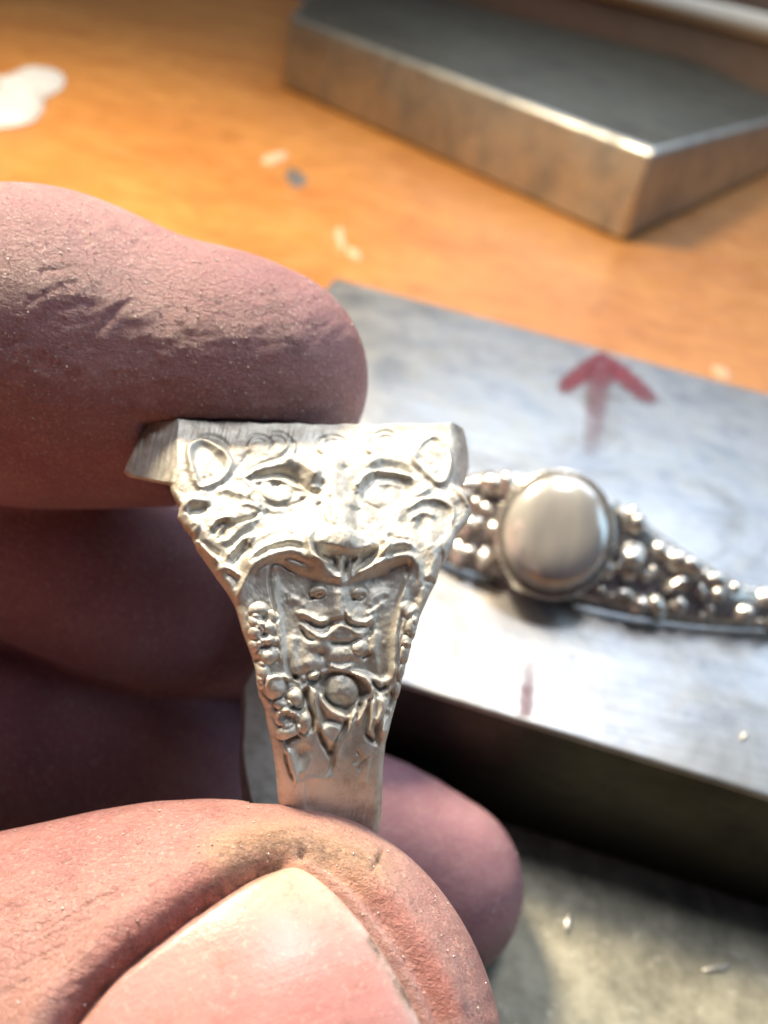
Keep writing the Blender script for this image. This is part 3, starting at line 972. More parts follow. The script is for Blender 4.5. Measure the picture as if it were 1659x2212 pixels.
Rf.stroke(c2((1020, 740), (1060, 730), (1090, 690)), 4, -0.3)
Rf.stroke(c2((1130, 520), (1110, 640), (1120, 760), (1150, 880)), 12, 0.28)
Rf.stroke(c2((550, 560), (540, 680), (560, 800), (600, 880)), 10, 0.26)
Rf.stroke(c2((560, 860), (600, 900), (640, 930)), 6, -0.35)
Rf.stroke(c2((1100, 900), (1160, 960), (1220, 930)), 5, -0.4)
# round boss under the small face
Rf.region(c2((640, 900), (700, 850), (800, 832), (950, 842), (1050, 900), (1085, 990), (1010, 1080), (930, 1130), (840, 1100), (770, 1040), (740, 960)), -0.5, 9)
Rf.dome(c2((895, 965))[0], 40, 36, 0.55, 20, 0.1)
Rf.blob(c2((850, 1010))[0], 14, 9, 0.16, 30); Rf.blob(c2((880, 1035))[0], 14, 9, -0.22, 35)
Rf.stroke(c2((650, 900), (700, 848), (800, 828), (950, 836), (1050, 890), (1095, 970), (1070, 1010), (1000, 1060), (930, 1135)), 5.5, 0.34, (.08, .1))
Rf.dome(c2((690, 860))[0], 14, 11, 0.26, -20, 0.1)
Rf.stroke(c2((745, 960), (755, 1040), (800, 1100), (870, 1130), (925, 1150)), 7, 0.40)
# tendrils below
Rf.stroke(c2((650, 920), (645, 1040), (690, 1140), (690, 1220), (650, 1260)), 5.5, -0.36)
Rf.stroke(c2((690, 930), (690, 1040), (720, 1150), (715, 1230)), 7, 0.3)
Rf.stroke(c2((925, 1150), (900, 1220), (840, 1320), (825, 1400), (825, 1480), (785, 1565)), 5, -0.34, (.1, .2))
Rf.stroke(c2((960, 1160), (920, 1240), (870, 1330), (850, 1420), (850, 1500)), 7, 0.22, (.1, .3))
Rf.stroke(c2((735, 1230), (750, 1320), (800, 1390), (822, 1440)), 5.5, -0.38)
Rf.region(c2((740, 1240), (800, 1190), (860, 1210), (870, 1270), (825, 1340)), 0.28, 6)
Rf.stroke(c2((1000, 1080), (960, 1140), (1000, 1160), (1070, 1020)), 6, 0.28)
Rf.stroke(c2((1030, 1040), (1010, 1120), (960, 1180)), 5, -0.28)
Rf.stroke(c2((1080, 1030), (1060, 1150), (1050, 1250), (1110, 1320), (1130, 1300), (1140, 1220), (1200, 1120), (1230, 1050)), 5, -0.36)
Rf.stroke(c2((1110, 1010), (1095, 1140), (1080, 1240), (1110, 1280)), 5.5, 0.30)
Rf.stroke(c2((1160, 1000), (1160, 1090), (1120, 1190)), 8, 0.36)
Rf.stroke(c2((1230, 1080), (1180, 1160), (1160, 1260)), 6, 0.30)
Rf.stroke(c2((1240, 960), (1230, 1060), (1190, 1150)), 5, -0.25)
Rf.blob(c2((1190, 1240))[0], 9, 18, 0.3, 15)
Rf.stroke(c2((990, 1370), (1010, 1430), (960, 1480)), 4, -0.14); Rf.stroke(c2((1090, 1410), (1030, 1470), (1000, 1530)), 4, -0.16)
Rf.stroke(c2((1080, 1390), (1060, 1500), (1040, 1620)), 6, 0.12)
# leaf and hollow, low left
Rf.region(c2((500, 1390), (540, 1380), (570, 1440), (580, 1540), (560, 1600), (520, 1500)), 0.26, 5)
Rf.stroke(c2((497, 1390), (505, 1480), (545, 1590)), 3.5, -0.25)
Rf.blob(c2((610, 1430))[0], 14, 22, -0.4)
Rf.stroke(c2((660, 1400), (650, 1480), (600, 1560)), 7, 0.14)
Rf.stroke(c2((490, 1340), (530, 1310), (600, 1290)), 4, -0.3)
# beads down the left side
for x, y, rx, ry, h in ((300, 400, 20, 15, .36), (290, 480, 17, 13, .34), (360, 520, 20, 12, .34), (280, 560, 16, 13, .34), (350, 610, 19, 12, .34), (270, 650, 14, 12, .3), (370, 720, 24, 18, .4),
                        (310, 830, 22, 20, .4), (420, 930, 22, 24, .46), (560, 1010, 17, 17, .40), (480, 1060, 18, 12, .3), (500, 1150, 22, 20, .34), (625, 1180, 17, 22, .44), (520, 1250, 26, 14, .40),
                        (395, 450, 14, 12, .2), (290, 910, 16, 14, .3), (400, 620, 14, 12, .2)):
    Rf.dome(c2((x, y))[0], rx * 1.12, ry * 1.12, h * 0.62, 20 * math.sin(x), 0.06); Rf.blob(c2((x, y))[0], rx * .9, ry * .9, h * 0.35)
for x, y, rx, ry in ((340, 460, 13, 10), (350, 670, 14, 11), (330, 580, 9, 6), (500, 1150, 14, 12), (560, 890, 9, 12), (300, 740, 10, 7)):
    Rf.blob(c2((x, y))[0], rx, ry, -0.34)
Rf.stroke(c2((360, 930), (380, 880), (440, 860), (540, 880), (630, 930)), 5, 0.28)
Rf.stroke(c2((420, 1140), (470, 1100), (550, 1110), (590, 1150)), 5, 0.28)
Rf.stroke(c2((630, 940), (635, 1060), (600, 1100), (520, 1080)), 4, -0.3)
# beads and leaves down the right side
for x, y, rx, ry, h in ((1350, 400, 18, 20, .34), (1370, 520, 14, 22, .36), (1340, 620, 13, 14, .3), (1345, 710, 18, 22, .40), (1400, 590, 12, 12, .26), (1310, 840, 12, 22, .25), (1290, 960, 12, 24, .28), (1400, 470, 11, 13, .26)):
    Rf.dome(c2((x, y))[0], rx, ry, h * 0.6, 12, 0.06); Rf.blob(c2((x, y))[0], rx, ry, h * 0.3)
Rf.stroke(c2((1300, 640), (1360, 640), (1400, 690), (1380, 760)), 4, 0.25); Rf.stroke(c2((1310, 560), (1370, 600), (1420, 640)), 4, -0.26)
# left cheek fur and side facets
for pts, w, h in ((A((780, 1050), (830, 985), (910, 955), (1010, 960)), 5, .26), (A((790, 1090), (850, 1020), (930, 985)), 5, -.26), (A((870, 1130), (930, 1040), (1040, 985), (1150, 960), (1230, 900)), 6, -.34),
                  (A((860, 1160), (960, 1150), (1060, 1060), (1180, 990)), 8, .26), (A((640, 1130), (740, 1200), (860, 1330)), 5, .34), (A((660, 1170), (760, 1190), (900, 1290)), 8, -.34),
                  (A((940, 1320), (1020, 1240), (1090, 1160), (1180, 1130)), 6, .28), (A((960, 1350), (1060, 1270), (1140, 1180)), 9, -.3), (A((1090, 1250), (1180, 1130)), 4, .2),
                  (A((520, 840), (600, 800), (700, 800), (790, 790)), 9, .30), (A((580, 870), (680, 860), (760, 850)), 9, -.36), (A((620, 990), (680, 1000), (640, 1080)), 6, .22),
                  (A((610, 730), (650, 770), (740, 720)), 8, .30), (A((420, 640), (480, 720), (520, 810)), 8, .18), (A((830, 720), (940, 700), (1040, 740), (1160, 780)), 8, .22),
                  (A((840, 1400), (940, 1390), (1060, 1470)), 6, .22), (A((930, 1420), (1000, 1480), (1040, 1580)), 8, -.28), (A((1100, 610), (1150, 690), (1140, 760)), 5, .15),
                  (A((1050, 840), (1150, 830), (1240, 870)), 4, .14), (A((1250, 900), (1400, 930), (1540, 870)), 10, -.28), (A((1000, 1040), (1100, 1010), (1230, 960)), 4, .16)):
    Rf.stroke(pts, w, h)
# right cheek hollows
Rf.region(c1((1270, 480), (1330, 440), (1420, 430), (1480, 480), (1470, 560), (1400, 600), (1330, 580), (1270, 540)), -0.26, 14)
Rf.stroke(c1((1290, 460), (1350, 425), (1430, 420), (1490, 460), (1480, 540)), 5, 0.24)
Rf.blob(c1((1350, 545))[0], 14, 18, -0.24); Rf.blob(c1((1400, 570))[0], 24, 26, 0.30); Rf.stroke(c1((1300, 510), (1350, 480), (1420, 490)), 6, .2)
Rf.stroke(c1((1480, 350), (1530, 400), (1560, 450)), 6, 0.34); Rf.blob(c1((1500, 405))[0], 16, 12, 0.24, 30)
Rf.stroke(c1((1430, 640), (1450, 680), (1500, 640)), 6, -0.34); Rf.stroke(c1((1380, 610), (1400, 700), (1380, 780)), 12, 0.3)
Rf.stroke(c1((1370, 770), (1420, 770)), 5, -0.28); Rf.stroke(c1((1360, 790), (1350, 860), (1330, 930)), 6, 0.2)
Rf.stroke(c1((1320, 700), (1330, 800), (1300, 900)), 7, -0.3)
# smooth shank: fade of ornament and a raised field edge
Rf.stroke(c2((615, 1650), (640, 1590), (700, 1570), (860, 1570)), 5, 0.06)
Rf.edge(c2((625, 1590), (620, 1680), (640, 1800)), 4, -0.05, 20)

# cast skin: small-scale lumps everywhere in the ornament
Q = np.stack([DX.ravel() / 26, DY.ravel() / 26, np.zeros(DX.size)], 1)
lump = fbm(Q, 3, 5).reshape(DX.shape); pit = fbm(Q * 2.6, 3, 9).reshape(DX.shape)
orn = sstep(955, 985, DY) * (1 - sstep(1560, 1690, DY)) * sstep(370, 400, DX + 0 * DY)
Rf.h *= np.interp(DY, [1000, 1230, 1290, 1420, 1490], [0.66, 0.68, 0.60, 0.66, 0.95])
Rf.h += (0.030 * lump + 0.016 * pit) * orn + 0.005 * pit
fs = fbm(np.stack([(DX.ravel() + 0.25 * DY.ravel()) / 4.5, DY.ravel() / 55, np.zeros(DX.size)], 1), 3, 51).reshape(DX.shape)
Rf.h += 0.035 * fs * (1 - sstep(370, 392, DX)) * (1 - sstep(1030, 1060, DY)) + 0.014 * fs * sstep(1600, 1700, DY) + 0.012 * fs * (1 - sstep(940, 965, DY))
Rf.h += 0.03 * pit * (sstep(985, 1005, DX)) * (1 - sstep(1030, 1060, DY))
hgt = np.zeros((NV, NU)); hgt[fr] = Rf.h
# end facets of the table: left face cut back, right end rolled off
cut = np.zeros((NV, NU))
cut[fr] = (np.clip(384 - DX, 0, None) * 0.020 + np.clip(DX - 972, 0, None) ** 1.5 * 0.0050) * (1 - sstep(1040, 1062, DY))
t_top = np.zeros(NV); t_top[k1:] = tt
# gentle ornament for the far shoulder too
bk = slice(NF, k1)
mir = np.interp(LZ[bk], zf[::-1], np.arange(NF)[::-1]).astype(int)
hgt[bk] = Rf.h[mir][:, ::-1] * 0.8
hgt[k1:] += 0.02 * fbm(np.stack([PX[k1:].ravel(), PY[k1:].ravel(), PZ[k1:].ravel()], 1) * 0.6, 3, 2).reshape(NV - k1, NU)
# the ends of relief rows fade at the table edge and round over at the sides
edge_f = np.ones(NV); edge_f[:10] = np.linspace(0.0, 1, 10); hgt *= edge_f[:, None]
rl = np.interp(LZ, [-13, -8, -2, 6, 10.8, 11.4, 15], [1.15, 1.1, 0.8, 0.8, 0.6, 0.25, 0.25])[:, None]
rr_ = np.interp(LZ, [-13, -8, -2, 6, 10, 15], [0.9, 0.8, 0.7, 0.7, 0.5, 0.3])[:, None]
dl = PX - XL[:, None]; dr = XR[:, None] - PX
for d, r in ((dl, rl), (dr, rr_)):
    t = np.clip((r - d) / r, 0, 1)
    hgt -= r * (1 - np.sqrt(np.clip(1 - t * t, 0, 1))) * 0.9
    hgt = np.where(d < r, hgt - 0.3 * np.clip(hgt, 0, 1) * t, hgt)
cut0 = np.clip(np.interp(uu, np.linspace(0, 1, NU), cut[0]), 0, None)
OY = PY + hgt * ny[:, None] + cut + t_top[:, None] * cut0[None]; OZ = PZ + hgt * nz[:, None]
OZ = np.minimum(OZ, ZTOP + 0.02)
sag = 0.17 * np.clip(1 - ((PX + 0.3) / 8.5) ** 2, -0.4, 1) + 0.03 * np.sin(PX * 1.7) + 0.02 * np.sin(PX * 4.1 + 1)
OZ -= sag * np.clip((PZ - ZTOP + 2.15) / 2.1, 0, 1)
outer = np.stack([PX, OY, OZ], -1)
# bore
ang = np.arctan2(LZ + 0.9, LY)
ri = 10.2
NI = 10
ui = np.linspace(1, 0, NI)
izz = -0.9 + ri * np.sin(ang)
hL, hR = half_widths(np.minimum(izz, 9.5))
hL = hL + tpr * yy_; hR = hR - 0.35 * tpr * yy_
hL = np.maximum(hL, XL) + 0.3 + 3.5 * sstep(ZTOP - 4.2, ZTOP - 3.2, LZ) * (np.arange(NV) < NF); hR = np.minimum(hR, XR) - 0.3
IX = hL[:, None] + (hR - hL)[:, None] * ui[None]
IY = np.repeat((ri * np.cos(ang))[:, None], NI, 1); IZ = np.repeat((-0.9 + ri * np.sin(ang))[:, None], NI, 1)
inner = np.stack([IX, IY, IZ], -1)
# side walls in between
def wall(a, b, n=6):
    f = np.linspace(0, 1, n + 2)[1:-1][None, :, None]
    return a[:, None] * (1 - f) + b[:, None] * f
def wall_in(o, i, n=8):
    g = np.linspace(0, 1, n + 2)[1:-1][None, :, None]
    w = o[:, None] + (i - o)[:, None] * g ** 1.6
    w[..., 0] = (o[:, None] + (i - o)[:, None] * g ** 0.6)[..., 0]
    return w
wallR = wall_in(outer[:, -1], inner[:, 0]); wallL = wall_in(outer[:, 0], inner[:, -1])[:, ::-1]
sect = np.concatenate([outer, wallR, inner, wallL], 1)
ring_me = np_mesh('signet_ring', c2w(r2c(sect).reshape(-1, 3)), grid_quads(NV, sect.shape[1], True, True))
bmr = bmesh.new(); bmr.from_mesh(ring_me); bmesh.ops.recalc_face_normals(bmr, faces=bmr.faces); bmr.to_mesh(ring_me); bmr.free()
ring = link('signet_ring', ring_me, SILVER)
tag(ring, 'silver signet ring carved with a roaring beast face, held between thumb and fingers', 'ring')
try:
    ring_me.set_sharp_from_angle(angle=math.radians(75))
except Exception as e:
    print('sharp', e)

# ------------------------------------------------------------------ the hand
def tube_sdf(P, pts, rad, flat=None, k=1.0):
    """variable-radius tube through pts; flat = direction in which it is thinner by k"""
    if flat is not None:
        f = np.asarray(flat, float); f /= np.linalg.norm(f)
        def sq(x): return x + (x @ f)[..., None] * f * (k - 1)
        P = sq(P); pts = sq(np.asarray(pts, float))
    pts = np.asarray(pts, float); rad = np.asarray(rad, float)
    best = np.full(len(P), 20.0)
    bb0, bb1 = P.min(0), P.max(0); bc = (bb0 + bb1) / 2; br = np.linalg.norm(bb1 - bb0) / 2
    for i in range(len(pts) - 1):
        d = pts[i + 1] - pts[i]; ll = d @ d
        tc = min(max(((bc - pts[i]) @ d) / ll, 0), 1)
        if np.linalg.norm(bc - pts[i] - tc * d) - max(rad[i], rad[i + 1]) > br + 14: continue
        t = np.clip(((P - pts[i]) @ d) / ll, 0, 1)
        r = rad[i] + (rad[i + 1] - rad[i]) * t
        q = np.linalg.norm(P - pts[i] - t[:, None] * d, axis=1) - r
        best = np.minimum(best, q)
    return best / (1 + (k - 1) * 0.45)


def smin(a, b, k):
    h = np.clip(0.5 + 0.5 * (b - a) / k, 0, 1)
    return b * (1 - h) + a * h - k * h * (1 - h)


def dense(kp, n=3):
    kp = np.asarray(kp, float)
    q = catmull(kp, n)
    return q[:, :3], q[:, 3]


def cp(px, py, d): return list(at(px, py, d))

# index finger, above
IDX = dense([cp(-1180, 560, 68) + [10.8], cp(-560, 660, 62) + [11.0], cp(-60, 765, 60) + [11.0], cp(180, 792, 59.5) + [10.6], cp(330, 808, 59) + [10.0], cp(470, 815, 58.6) + [9.2], cp(560, 818, 58.4) + [8.1]])
# middle finger, behind and in shade; hidden tip lengthened to block the bench lamp
MID = dense([cp(-1250, 900, 74) + [9.8], cp(-500, 1010, 72) + [9.6], cp(-60, 1120, 71) + [9.2], cp(180, 1215, 71) + [8.8], cp(360, 1290, 73.5) + [8.5], cp(520, 1325, 79) + [8.4], cp(690, 1330, 81) + [7.8]])
# ring finger, lowest, its tip showing right of the ring
RNG = dense([cp(-1180, 1280, 82) + [10.0], cp(-500, 1420, 77) + [9.6], cp(0, 1560, 74) + [9.0], cp(340, 1680, 76) + [9.0], cp(600, 1770, 80) + [9.4], cp(800, 1836, 80) + [9.2], cp(946, 1908, 79) + [8.5]])
# little finger, hidden below
LIT = dense([cp(-1100, 1700, 100) + [8.0], cp(-500, 1850, 98) + [7.8], cp(0, 1960, 95) + [7.4], cp(240, 2020, 92) + [6.6]])
# thumb, nearest the camera
THB = dense([cp(-1500, 2300, 52) + [12.5], cp(-900, 2450, 46) + [12.6], cp(-330, 2430, 43) + [13.6], cp(60, 2385, 42) + [14.0], cp(330, 2345, 41.3) + [14.1], cp(540, 2325, 41) + [13.5]])
thumb_flat = np.array([0.12, -0.42, -0.9])


def smooth_k(d, k): return d


def hand_sdf(P):
    idx = tube_sdf(P, *IDX, flat=(0, 0.1, 1), k=0.95)
    mid = tube_sdf(P, *MID); rng_ = tube_sdf(P, *RNG); lit = tube_sdf(P, *LIT)
    thb = tube_sdf(P, *THB, flat=thumb_flat, k=1.34)
    # soft pads
    def ball(c, r, sc=(1, 1, 1)):
        q = (P - np.asarray(c)) / np.asarray(sc)
        return (np.linalg.norm(q, axis=1) - r) * min(sc)
    idx = smin(idx, ball(at(90, 735, 57), 10.2), 4)
    d = smin(idx, mid, 1.2)
    d = smin(d, rng_, 1.2)
    d = smin(d, lit, 1.5)
    palm = ball((-66, 14, 74), 22, (1.0, 1.35, 0.75))
    heel = ball((-84, 30, 66), 20, (1.2, 1.1, 0.8))
    wrist = tube_sdf(P, [(-92, 26, 70), (-135, 40, 66)], [19, 21], flat=(0, 0, 1), k=1.3)
    pal = smin(smin(palm, heel, 10), wrist, 12)
    d = smin(d, pal, 7)
    return smin(d, thb, 2.0), thb


def ring_clear(P):
    """approximate body of the ring, pressed into the finger tips"""
    q = (P - O_ring)
    x, y, z = q @ rX, q @ rY, q @ rZ
    zc = np.clip(z, -13, ZTOP)
    xl = np.interp(zc, [-13, -6, 0, 6, 11, 15], [-3.6, -4.2, -5.4, -8.5, -11.5, -11.5]); xr = np.interp(zc, [-13, -6, 0, 6, 11, 15], [3.2, 3.8, 5.2, 8, 9.5, 9.0])
    sl = np.clip((y + 9.6) / 20, 0, 1) * np.interp(zc, [-13, -9, -3, 4, 10, 15], [0.3, 0.6, 1.6, 4.5, 7.0, 8.0])
    dx = np.maximum(xl + sl - x, x - xr)
    dy = np.abs(y) - np.interp(zc, [-13, 0, 8, 15], [13, 13, 12, 9.8])
    dz = np.maximum(-13.2 - z, z - ZTOP)
    rad = np.hypot(y, z) - 13.2
    body = np.where(z < 0, np.maximum(dx, rad), np.maximum(np.maximum(dx, dy), dz))
    return body


h = 0.36
lo = np.array([-104.0, -34, 20]); hi = np.array([18.0, 64, 110])
nb = np.ceil((hi - lo) / (h * 4)).astype(int)
gx = [lo[i] + (np.arange(nb[i]) + 0.5) * h * 4 for i in range(3)]
G = np.stack(np.meshgrid(*gx, indexing='ij'), -1).reshape(-1, 3)
dc = hand_sdf(G)[0].reshape(nb)
act = np.abs(dc) < h * 4 * 1.5
n3 = nb * 4
D = np.where(np.repeat(np.repeat(np.repeat(dc, 4, 0), 4, 1), 4, 2) < 0, -9.0, 9.0).astype(np.float32)
ai = np.argwhere(act)
o4 = np.stack(np.meshgrid(*[np.arange(4)] * 3, indexing='ij'), -1).reshape(-1, 3)
sup = (ai // 8) @ np.array([1000000, 1000, 1])
srt = np.argsort(sup, kind='stable'); ai = ai[srt]; sup = sup[srt]
cuts = np.concatenate([[0], np.flatnonzero(np.diff(sup)) + 1, [len(ai)]])
for s0, s1_ in zip(cuts[:-1], cuts[1:]):
    cell = (ai[s0:s1_, None, :] * 4 + o4[None]).reshape(-1, 3)
    P = lo + (cell + 0.5) * h
    d = hand_sdf(P)[0]
    d = np.maximum(d, -(ring_clear(P) - 0.05))
    D[cell[:, 0], cell[:, 1], cell[:, 2]] = d
# keep the wrist cut closed at the box edge
D[0] = 9; D[-1] = 9; D[:, 0] = 9; D[:, -1] = 9; D[:, :, 0] = 9; D[:, :, -1] = 9
# naive surface nets
sgn = D < 0
c = sgn[:-1, :-1, :-1].astype(np.int8)
acc = np.zeros(c.shape, np.int8)
for a in (0, 1):
    for b in (0, 1):
        for e in (0, 1):
            acc += sgn[a:a + c.shape[0], b:b + c.shape[1], e:e + c.shape[2]]
cells = np.argwhere((acc > 0) & (acc < 8))
vid = np.full(c.shape, -1, np.int32); vid[tuple(cells.T)] = np.arange(len(cells))
cs = np.stack(np.meshgrid([0, 1], [0, 1], [0, 1], indexing='ij'), -1).reshape(-1, 3)
Dv = np.stack([D[cells[:, 0] + a, cells[:, 1] + b, cells[:, 2] + e] for a, b, e in cs], 1)
pos = np.zeros((len(cells), 3)); cnt = np.zeros(len(cells))
for i in range(8):
    for j in range(i + 1, 8):
        if np.abs(cs[i] - cs[j]).sum() != 1: continue
        m = (Dv[:, i] < 0) != (Dv[:, j] < 0)
        t = Dv[m, i] / (Dv[m, i] - Dv[m, j])
        pos[m] += cs[i] + t[:, None] * (cs[j] - cs[i]); cnt[m] += 1
pos = pos / cnt[:, None] + cells + 0.5
VH = lo + pos * h
quads = []
for ax in range(3):
    sh = [slice(None)] * 3; sh2 = [slice(None)] * 3
    sh[ax] = slice(0, -1); sh2[ax] = slice(1, None)
    s1, s2 = sgn[tuple(sh)], sgn[tuple(sh2)]
    e = np.argwhere(s1 != s2)
    o1, o2 = [(1, 2), (2, 0), (0, 1)][ax]
    ok = (e[:, o1] > 0) & (e[:, o2] > 0) & (e[:, o1] < c.shape[o1]) & (e[:, o2] < c.shape[o2])
    e = e[ok]
    def gv(d1, d2):
        q = e.copy(); q[:, o1] -= d1; q[:, o2] -= d2
        return vid[q[:, 0], q[:, 1], q[:, 2]]
    qd = np.stack([gv(1, 1), gv(0, 1), gv(0, 0), gv(1, 0)], 1)
    fl = ~s1[tuple(e.T)]
    qd[fl] = qd[fl][:, ::-1]
    quads.append(qd)
quads = np.concatenate(quads); quads = quads[(quads >= 0).all(1)]
print('hand verts', len(VH), 'quads', len(quads))


def laplace(V, it, lam=0.5):
    e = np.concatenate([quads[:, [0, 1]], quads[:, [1, 2]], quads[:, [2, 3]], quads[:, [3, 0]]])
    deg = np.bincount(e.ravel(), minlength=len(V)).astype(float)[:, None] + 1e-9
    for _ in range(it):
        s = np.stack([np.bincount(e[:, 0], V[e[:, 1], k], len(V)) + np.bincount(e[:, 1], V[e[:, 0], k], len(V)) for k in range(3)], 1)
        V = V + lam * (s / deg - V)
    return V


VH = laplace(VH, 4)


def vnormals(V, Qd):
    n = np.cross(V[Qd[:, 2]] - V[Qd[:, 0]], V[Qd[:, 3]] - V[Qd[:, 1]])
    out = np.stack([sum(np.bincount(Qd[:, j], n[:, k], len(V)) for j in range(4)) for k in range(3)], 1)
    return out / (np.linalg.norm(out, axis=1)[:, None] + 1e-9)


# refine the seen part once so that creases stay crisp
PXh = CX + F * VH[:, 0] / VH[:, 2]; PYh = CY + F * VH[:, 1] / VH[:, 2]
seen = (PXh > -160) & (PXh < 1300) & (PYh < 2400)
qs = seen[quads].all(1)
Qr = quads[qs]; Qk = quads[~qs]
eall = np.concatenate([Qr[:, [0, 1]], Qr[:, [1, 2]], Qr[:, [2, 3]], Qr[:, [3, 0]]]); eall.sort(1)
key_ = eall[:, 0].astype(np.int64) * len(VH) + eall[:, 1]
uq, inv = np.unique(key_, return_inverse=True)
e0 = (uq // len(VH)).astype(int); e1 = (uq % len(VH)).astype(int)
nvh = len(VH)
mid_e = 0.5 * (VH[e0] + VH[e1]); mid_f = VH[Qr].mean(1)
nq_ = len(Qr)
em = (nvh + inv).reshape(4, nq_); fm = nvh + len(uq) + np.arange(nq_)
sub = np.concatenate([np.stack([Qr[:, i], em[i], fm, em[i - 1]], 1) for i in range(4)])
VH = np.concatenate([VH, mid_e, mid_f])
# border quads that touch a split edge become fans via ngons -> triangulate by fan quads
border = {int(k): nvh + i for i, k in enumerate(uq)}
tris = []; keepq = []
seen_v = np.zeros(len(VH), bool); seen_v[Qr.ravel()] = True
cand = seen_v[Qk].sum(1) >= 2
for q in Qk[cand]:
    poly = []
    for i in range(4):
        a_, b_ = int(q[i]), int(q[(i + 1) % 4]); poly.append(a_)
        k_ = min(a_, b_) * nvh + max(a_, b_)
        if k_ in border: poly.append(border[k_])
    if len(poly) == 4: keepq.append(poly)
    else:
        for i in range(1, len(poly) - 1): tris.append((poly[0], poly[i], poly[i + 1]))
quads = np.concatenate([sub, Qk[~cand], np.array(keepq, int).reshape(-1, 4)])
VH_s = laplace(VH, 2, 0.5) if False else VH
NH = vnormals(VH, quads)
# smooth the refined part a little
e = np.concatenate([sub[:, [0, 1]], sub[:, [1, 2]], sub[:, [2, 3]], sub[:, [3, 0]]])
isn = np.zeros(len(VH), bool); isn[sub.ravel()] = True; isn[Qk.ravel()] = False
if tris: isn[np.array(tris).ravel()] = False
for _ in range(4):
    deg = np.bincount(e.ravel(), minlength=len(VH)).astype(float)[:, None] + 1e-9
    s = np.stack([np.bincount(e[:, 0], VH[e[:, 1], k], len(VH)) + np.bincount(e[:, 1], VH[e[:, 0], k], len(VH)) for k in range(3)], 1)
    VH = np.where(isn[:, None], VH + 0.5 * (s / deg - VH), VH)
NH = vnormals(VH, quads)

# ---- skin folds, drawn on the finger surfaces
PXh = CX + F * VH[:, 0] / VH[:, 2]; PYh = CY + F * VH[:, 1] / VH[:, 2]
view = VH / np.linalg.norm(VH, axis=1)[:, None]
front = sstep(0.0, 0.25, -(NH * view).sum(1))
thb_d = tube_sdf(VH, *THB, flat=thumb_flat, k=1.34); idx_d = tube_sdf(VH, *IDX, flat=(0, 0.1, 1), k=0.95)
is_thumb = (thb_d < 1.2) & (front > 0)
is_index = (idx_d < 1.6) & (VH[:, 2] < 60) & (front > 0) & ~is_thumb
disp = np.zeros(len(VH)); tone = np.zeros((len(VH), 4), np.float32); tone[:, 3] = 1
ci = lambda *p: [(.4995 * x, 381 + .4995 * y) for x, y in p]
m = is_index
Ri = Relief(PXh[m], PYh[m])
for pts, w, hh in ((ci((268, 95), (300, 170), (340, 235), (390, 320)), 5, -.34), (ci((0, 755), (70, 720), (130, 690), (190, 605), (260, 570), (340, 560)), 5, -.36),
                   (ci((245, 810), (330, 735), (430, 655), (500, 575), (560, 540)), 5, -.34), (ci((30, 470), (120, 430), (230, 400), (330, 390)), 4, -.2), (ci((60, 560), (160, 520), (270, 470), (360, 450)), 4, -.2),
                   (ci((330, 230), (400, 300), (480, 420), (540, 530)), 4, -.2), (ci((420, 250), (500, 340), (600, 420)), 4, -.16), (ci((110, 640), (220, 610), (310, 640), (400, 620)), 4, -.2),
                   (ci((560, 330), (620, 260), (700, 240)), 4, -.14), (ci((620, 260), (760, 280), (900, 330), (1060, 400)), 3.5, -.12), (ci((600, 200), (760, 230), (940, 280), (1120, 350)), 3.5, -.12),
                   (ci((660, 330), (820, 380), (980, 440)), 3.5, -.1), (ci((700, 580), (780, 650), (830, 700)), 4, -.14), (ci((150, 120), (180, 220), (260, 330)), 4, -.14), (ci((60, 90), (90, 200), (130, 320)), 4, -.14),
                   (ci((0, 830), (140, 780), (260, 700), (360, 640)), 7, .16), (ci((280, 860), (400, 760), (500, 660)), 9, .18), (ci((480, 420), (560, 460), (680, 470)), 4, -.14), (ci((240, 500), (330, 540), (440, 540)), 4, -.14)):
    Ri.stroke(pts, w * 1.5, hh * 0.27)
Q = np.stack([PXh[m] / 40, PYh[m] / 22, VH[m, 2] / 2], 1)
Ri.h += 0.05 * fbm(Q, 3, 4) * 0.8
rs = np.random.default_rng(21)
for _ in range(150):                              # fine wrinkles
    x0, y0 = rs.uniform(-60, 700), rs.uniform(420, 1080); L = rs.uniform(20, 70); a = rs.choice([-0.55, 0.25, 0.45, -0.2]) + rs.normal(0, .25)
    Ri.stroke([(x0, y0), (x0 + L * .5 * math.cos(a), y0 + L * .5 * math.sin(a) + rs.normal(0, 3)), (x0 + L * math.cos(a), y0 + L * math.sin(a))], rs.uniform(2.2, 3.4), -rs.uniform(.012, .04))
disp[m] += Ri.h

# thumb: nail, its folds and wrinkles
nailp = catmull([(648, 1852), (715, 1893), (785, 1965), (850, 2055), (905, 2150), (945, 2250), (960, 2360), (880, 2470), (600, 2560), (300, 2560), (110, 2440), (90, 2320), (150, 2215), (235, 2112), (330, 2032), (430, 1955), (520, 1895), (590, 1862)], 8, True)
m = is_thumb
X, Y = PXh[m], PYh[m]
sd = sdf_poly(X, Y, nailp)
Rt = Relief(X, Y)
Rt.h += -0.55 * (1 - sstep(-20, 2, sd))
leftfold = [(655, 1842), (590, 1868), (520, 1903), (430, 1962), (335, 2036), (240, 2115), (160, 2212), (100, 2320)]
Rt.stroke(leftfold, 20, -1.0, (.12, 0))
Rt.stroke([(640, 1800), (560, 1822), (480, 1855), (390, 1905), (290, 1980), (190, 2070), (100, 2170), (30, 2300)], 46, 0.75, (.25, 0))
Rt.stroke([(660, 1838), (735, 1885), (805, 1955), (872, 2045), (930, 2150), (965, 2250), (980, 2360)], 12, -0.5, (.1, 0))
Rt.stroke([(700, 1822), (775, 1870), (850, 1945), (915, 2035), (970, 2150), (1000, 2260)], 30, 0.42, (.2, 0))
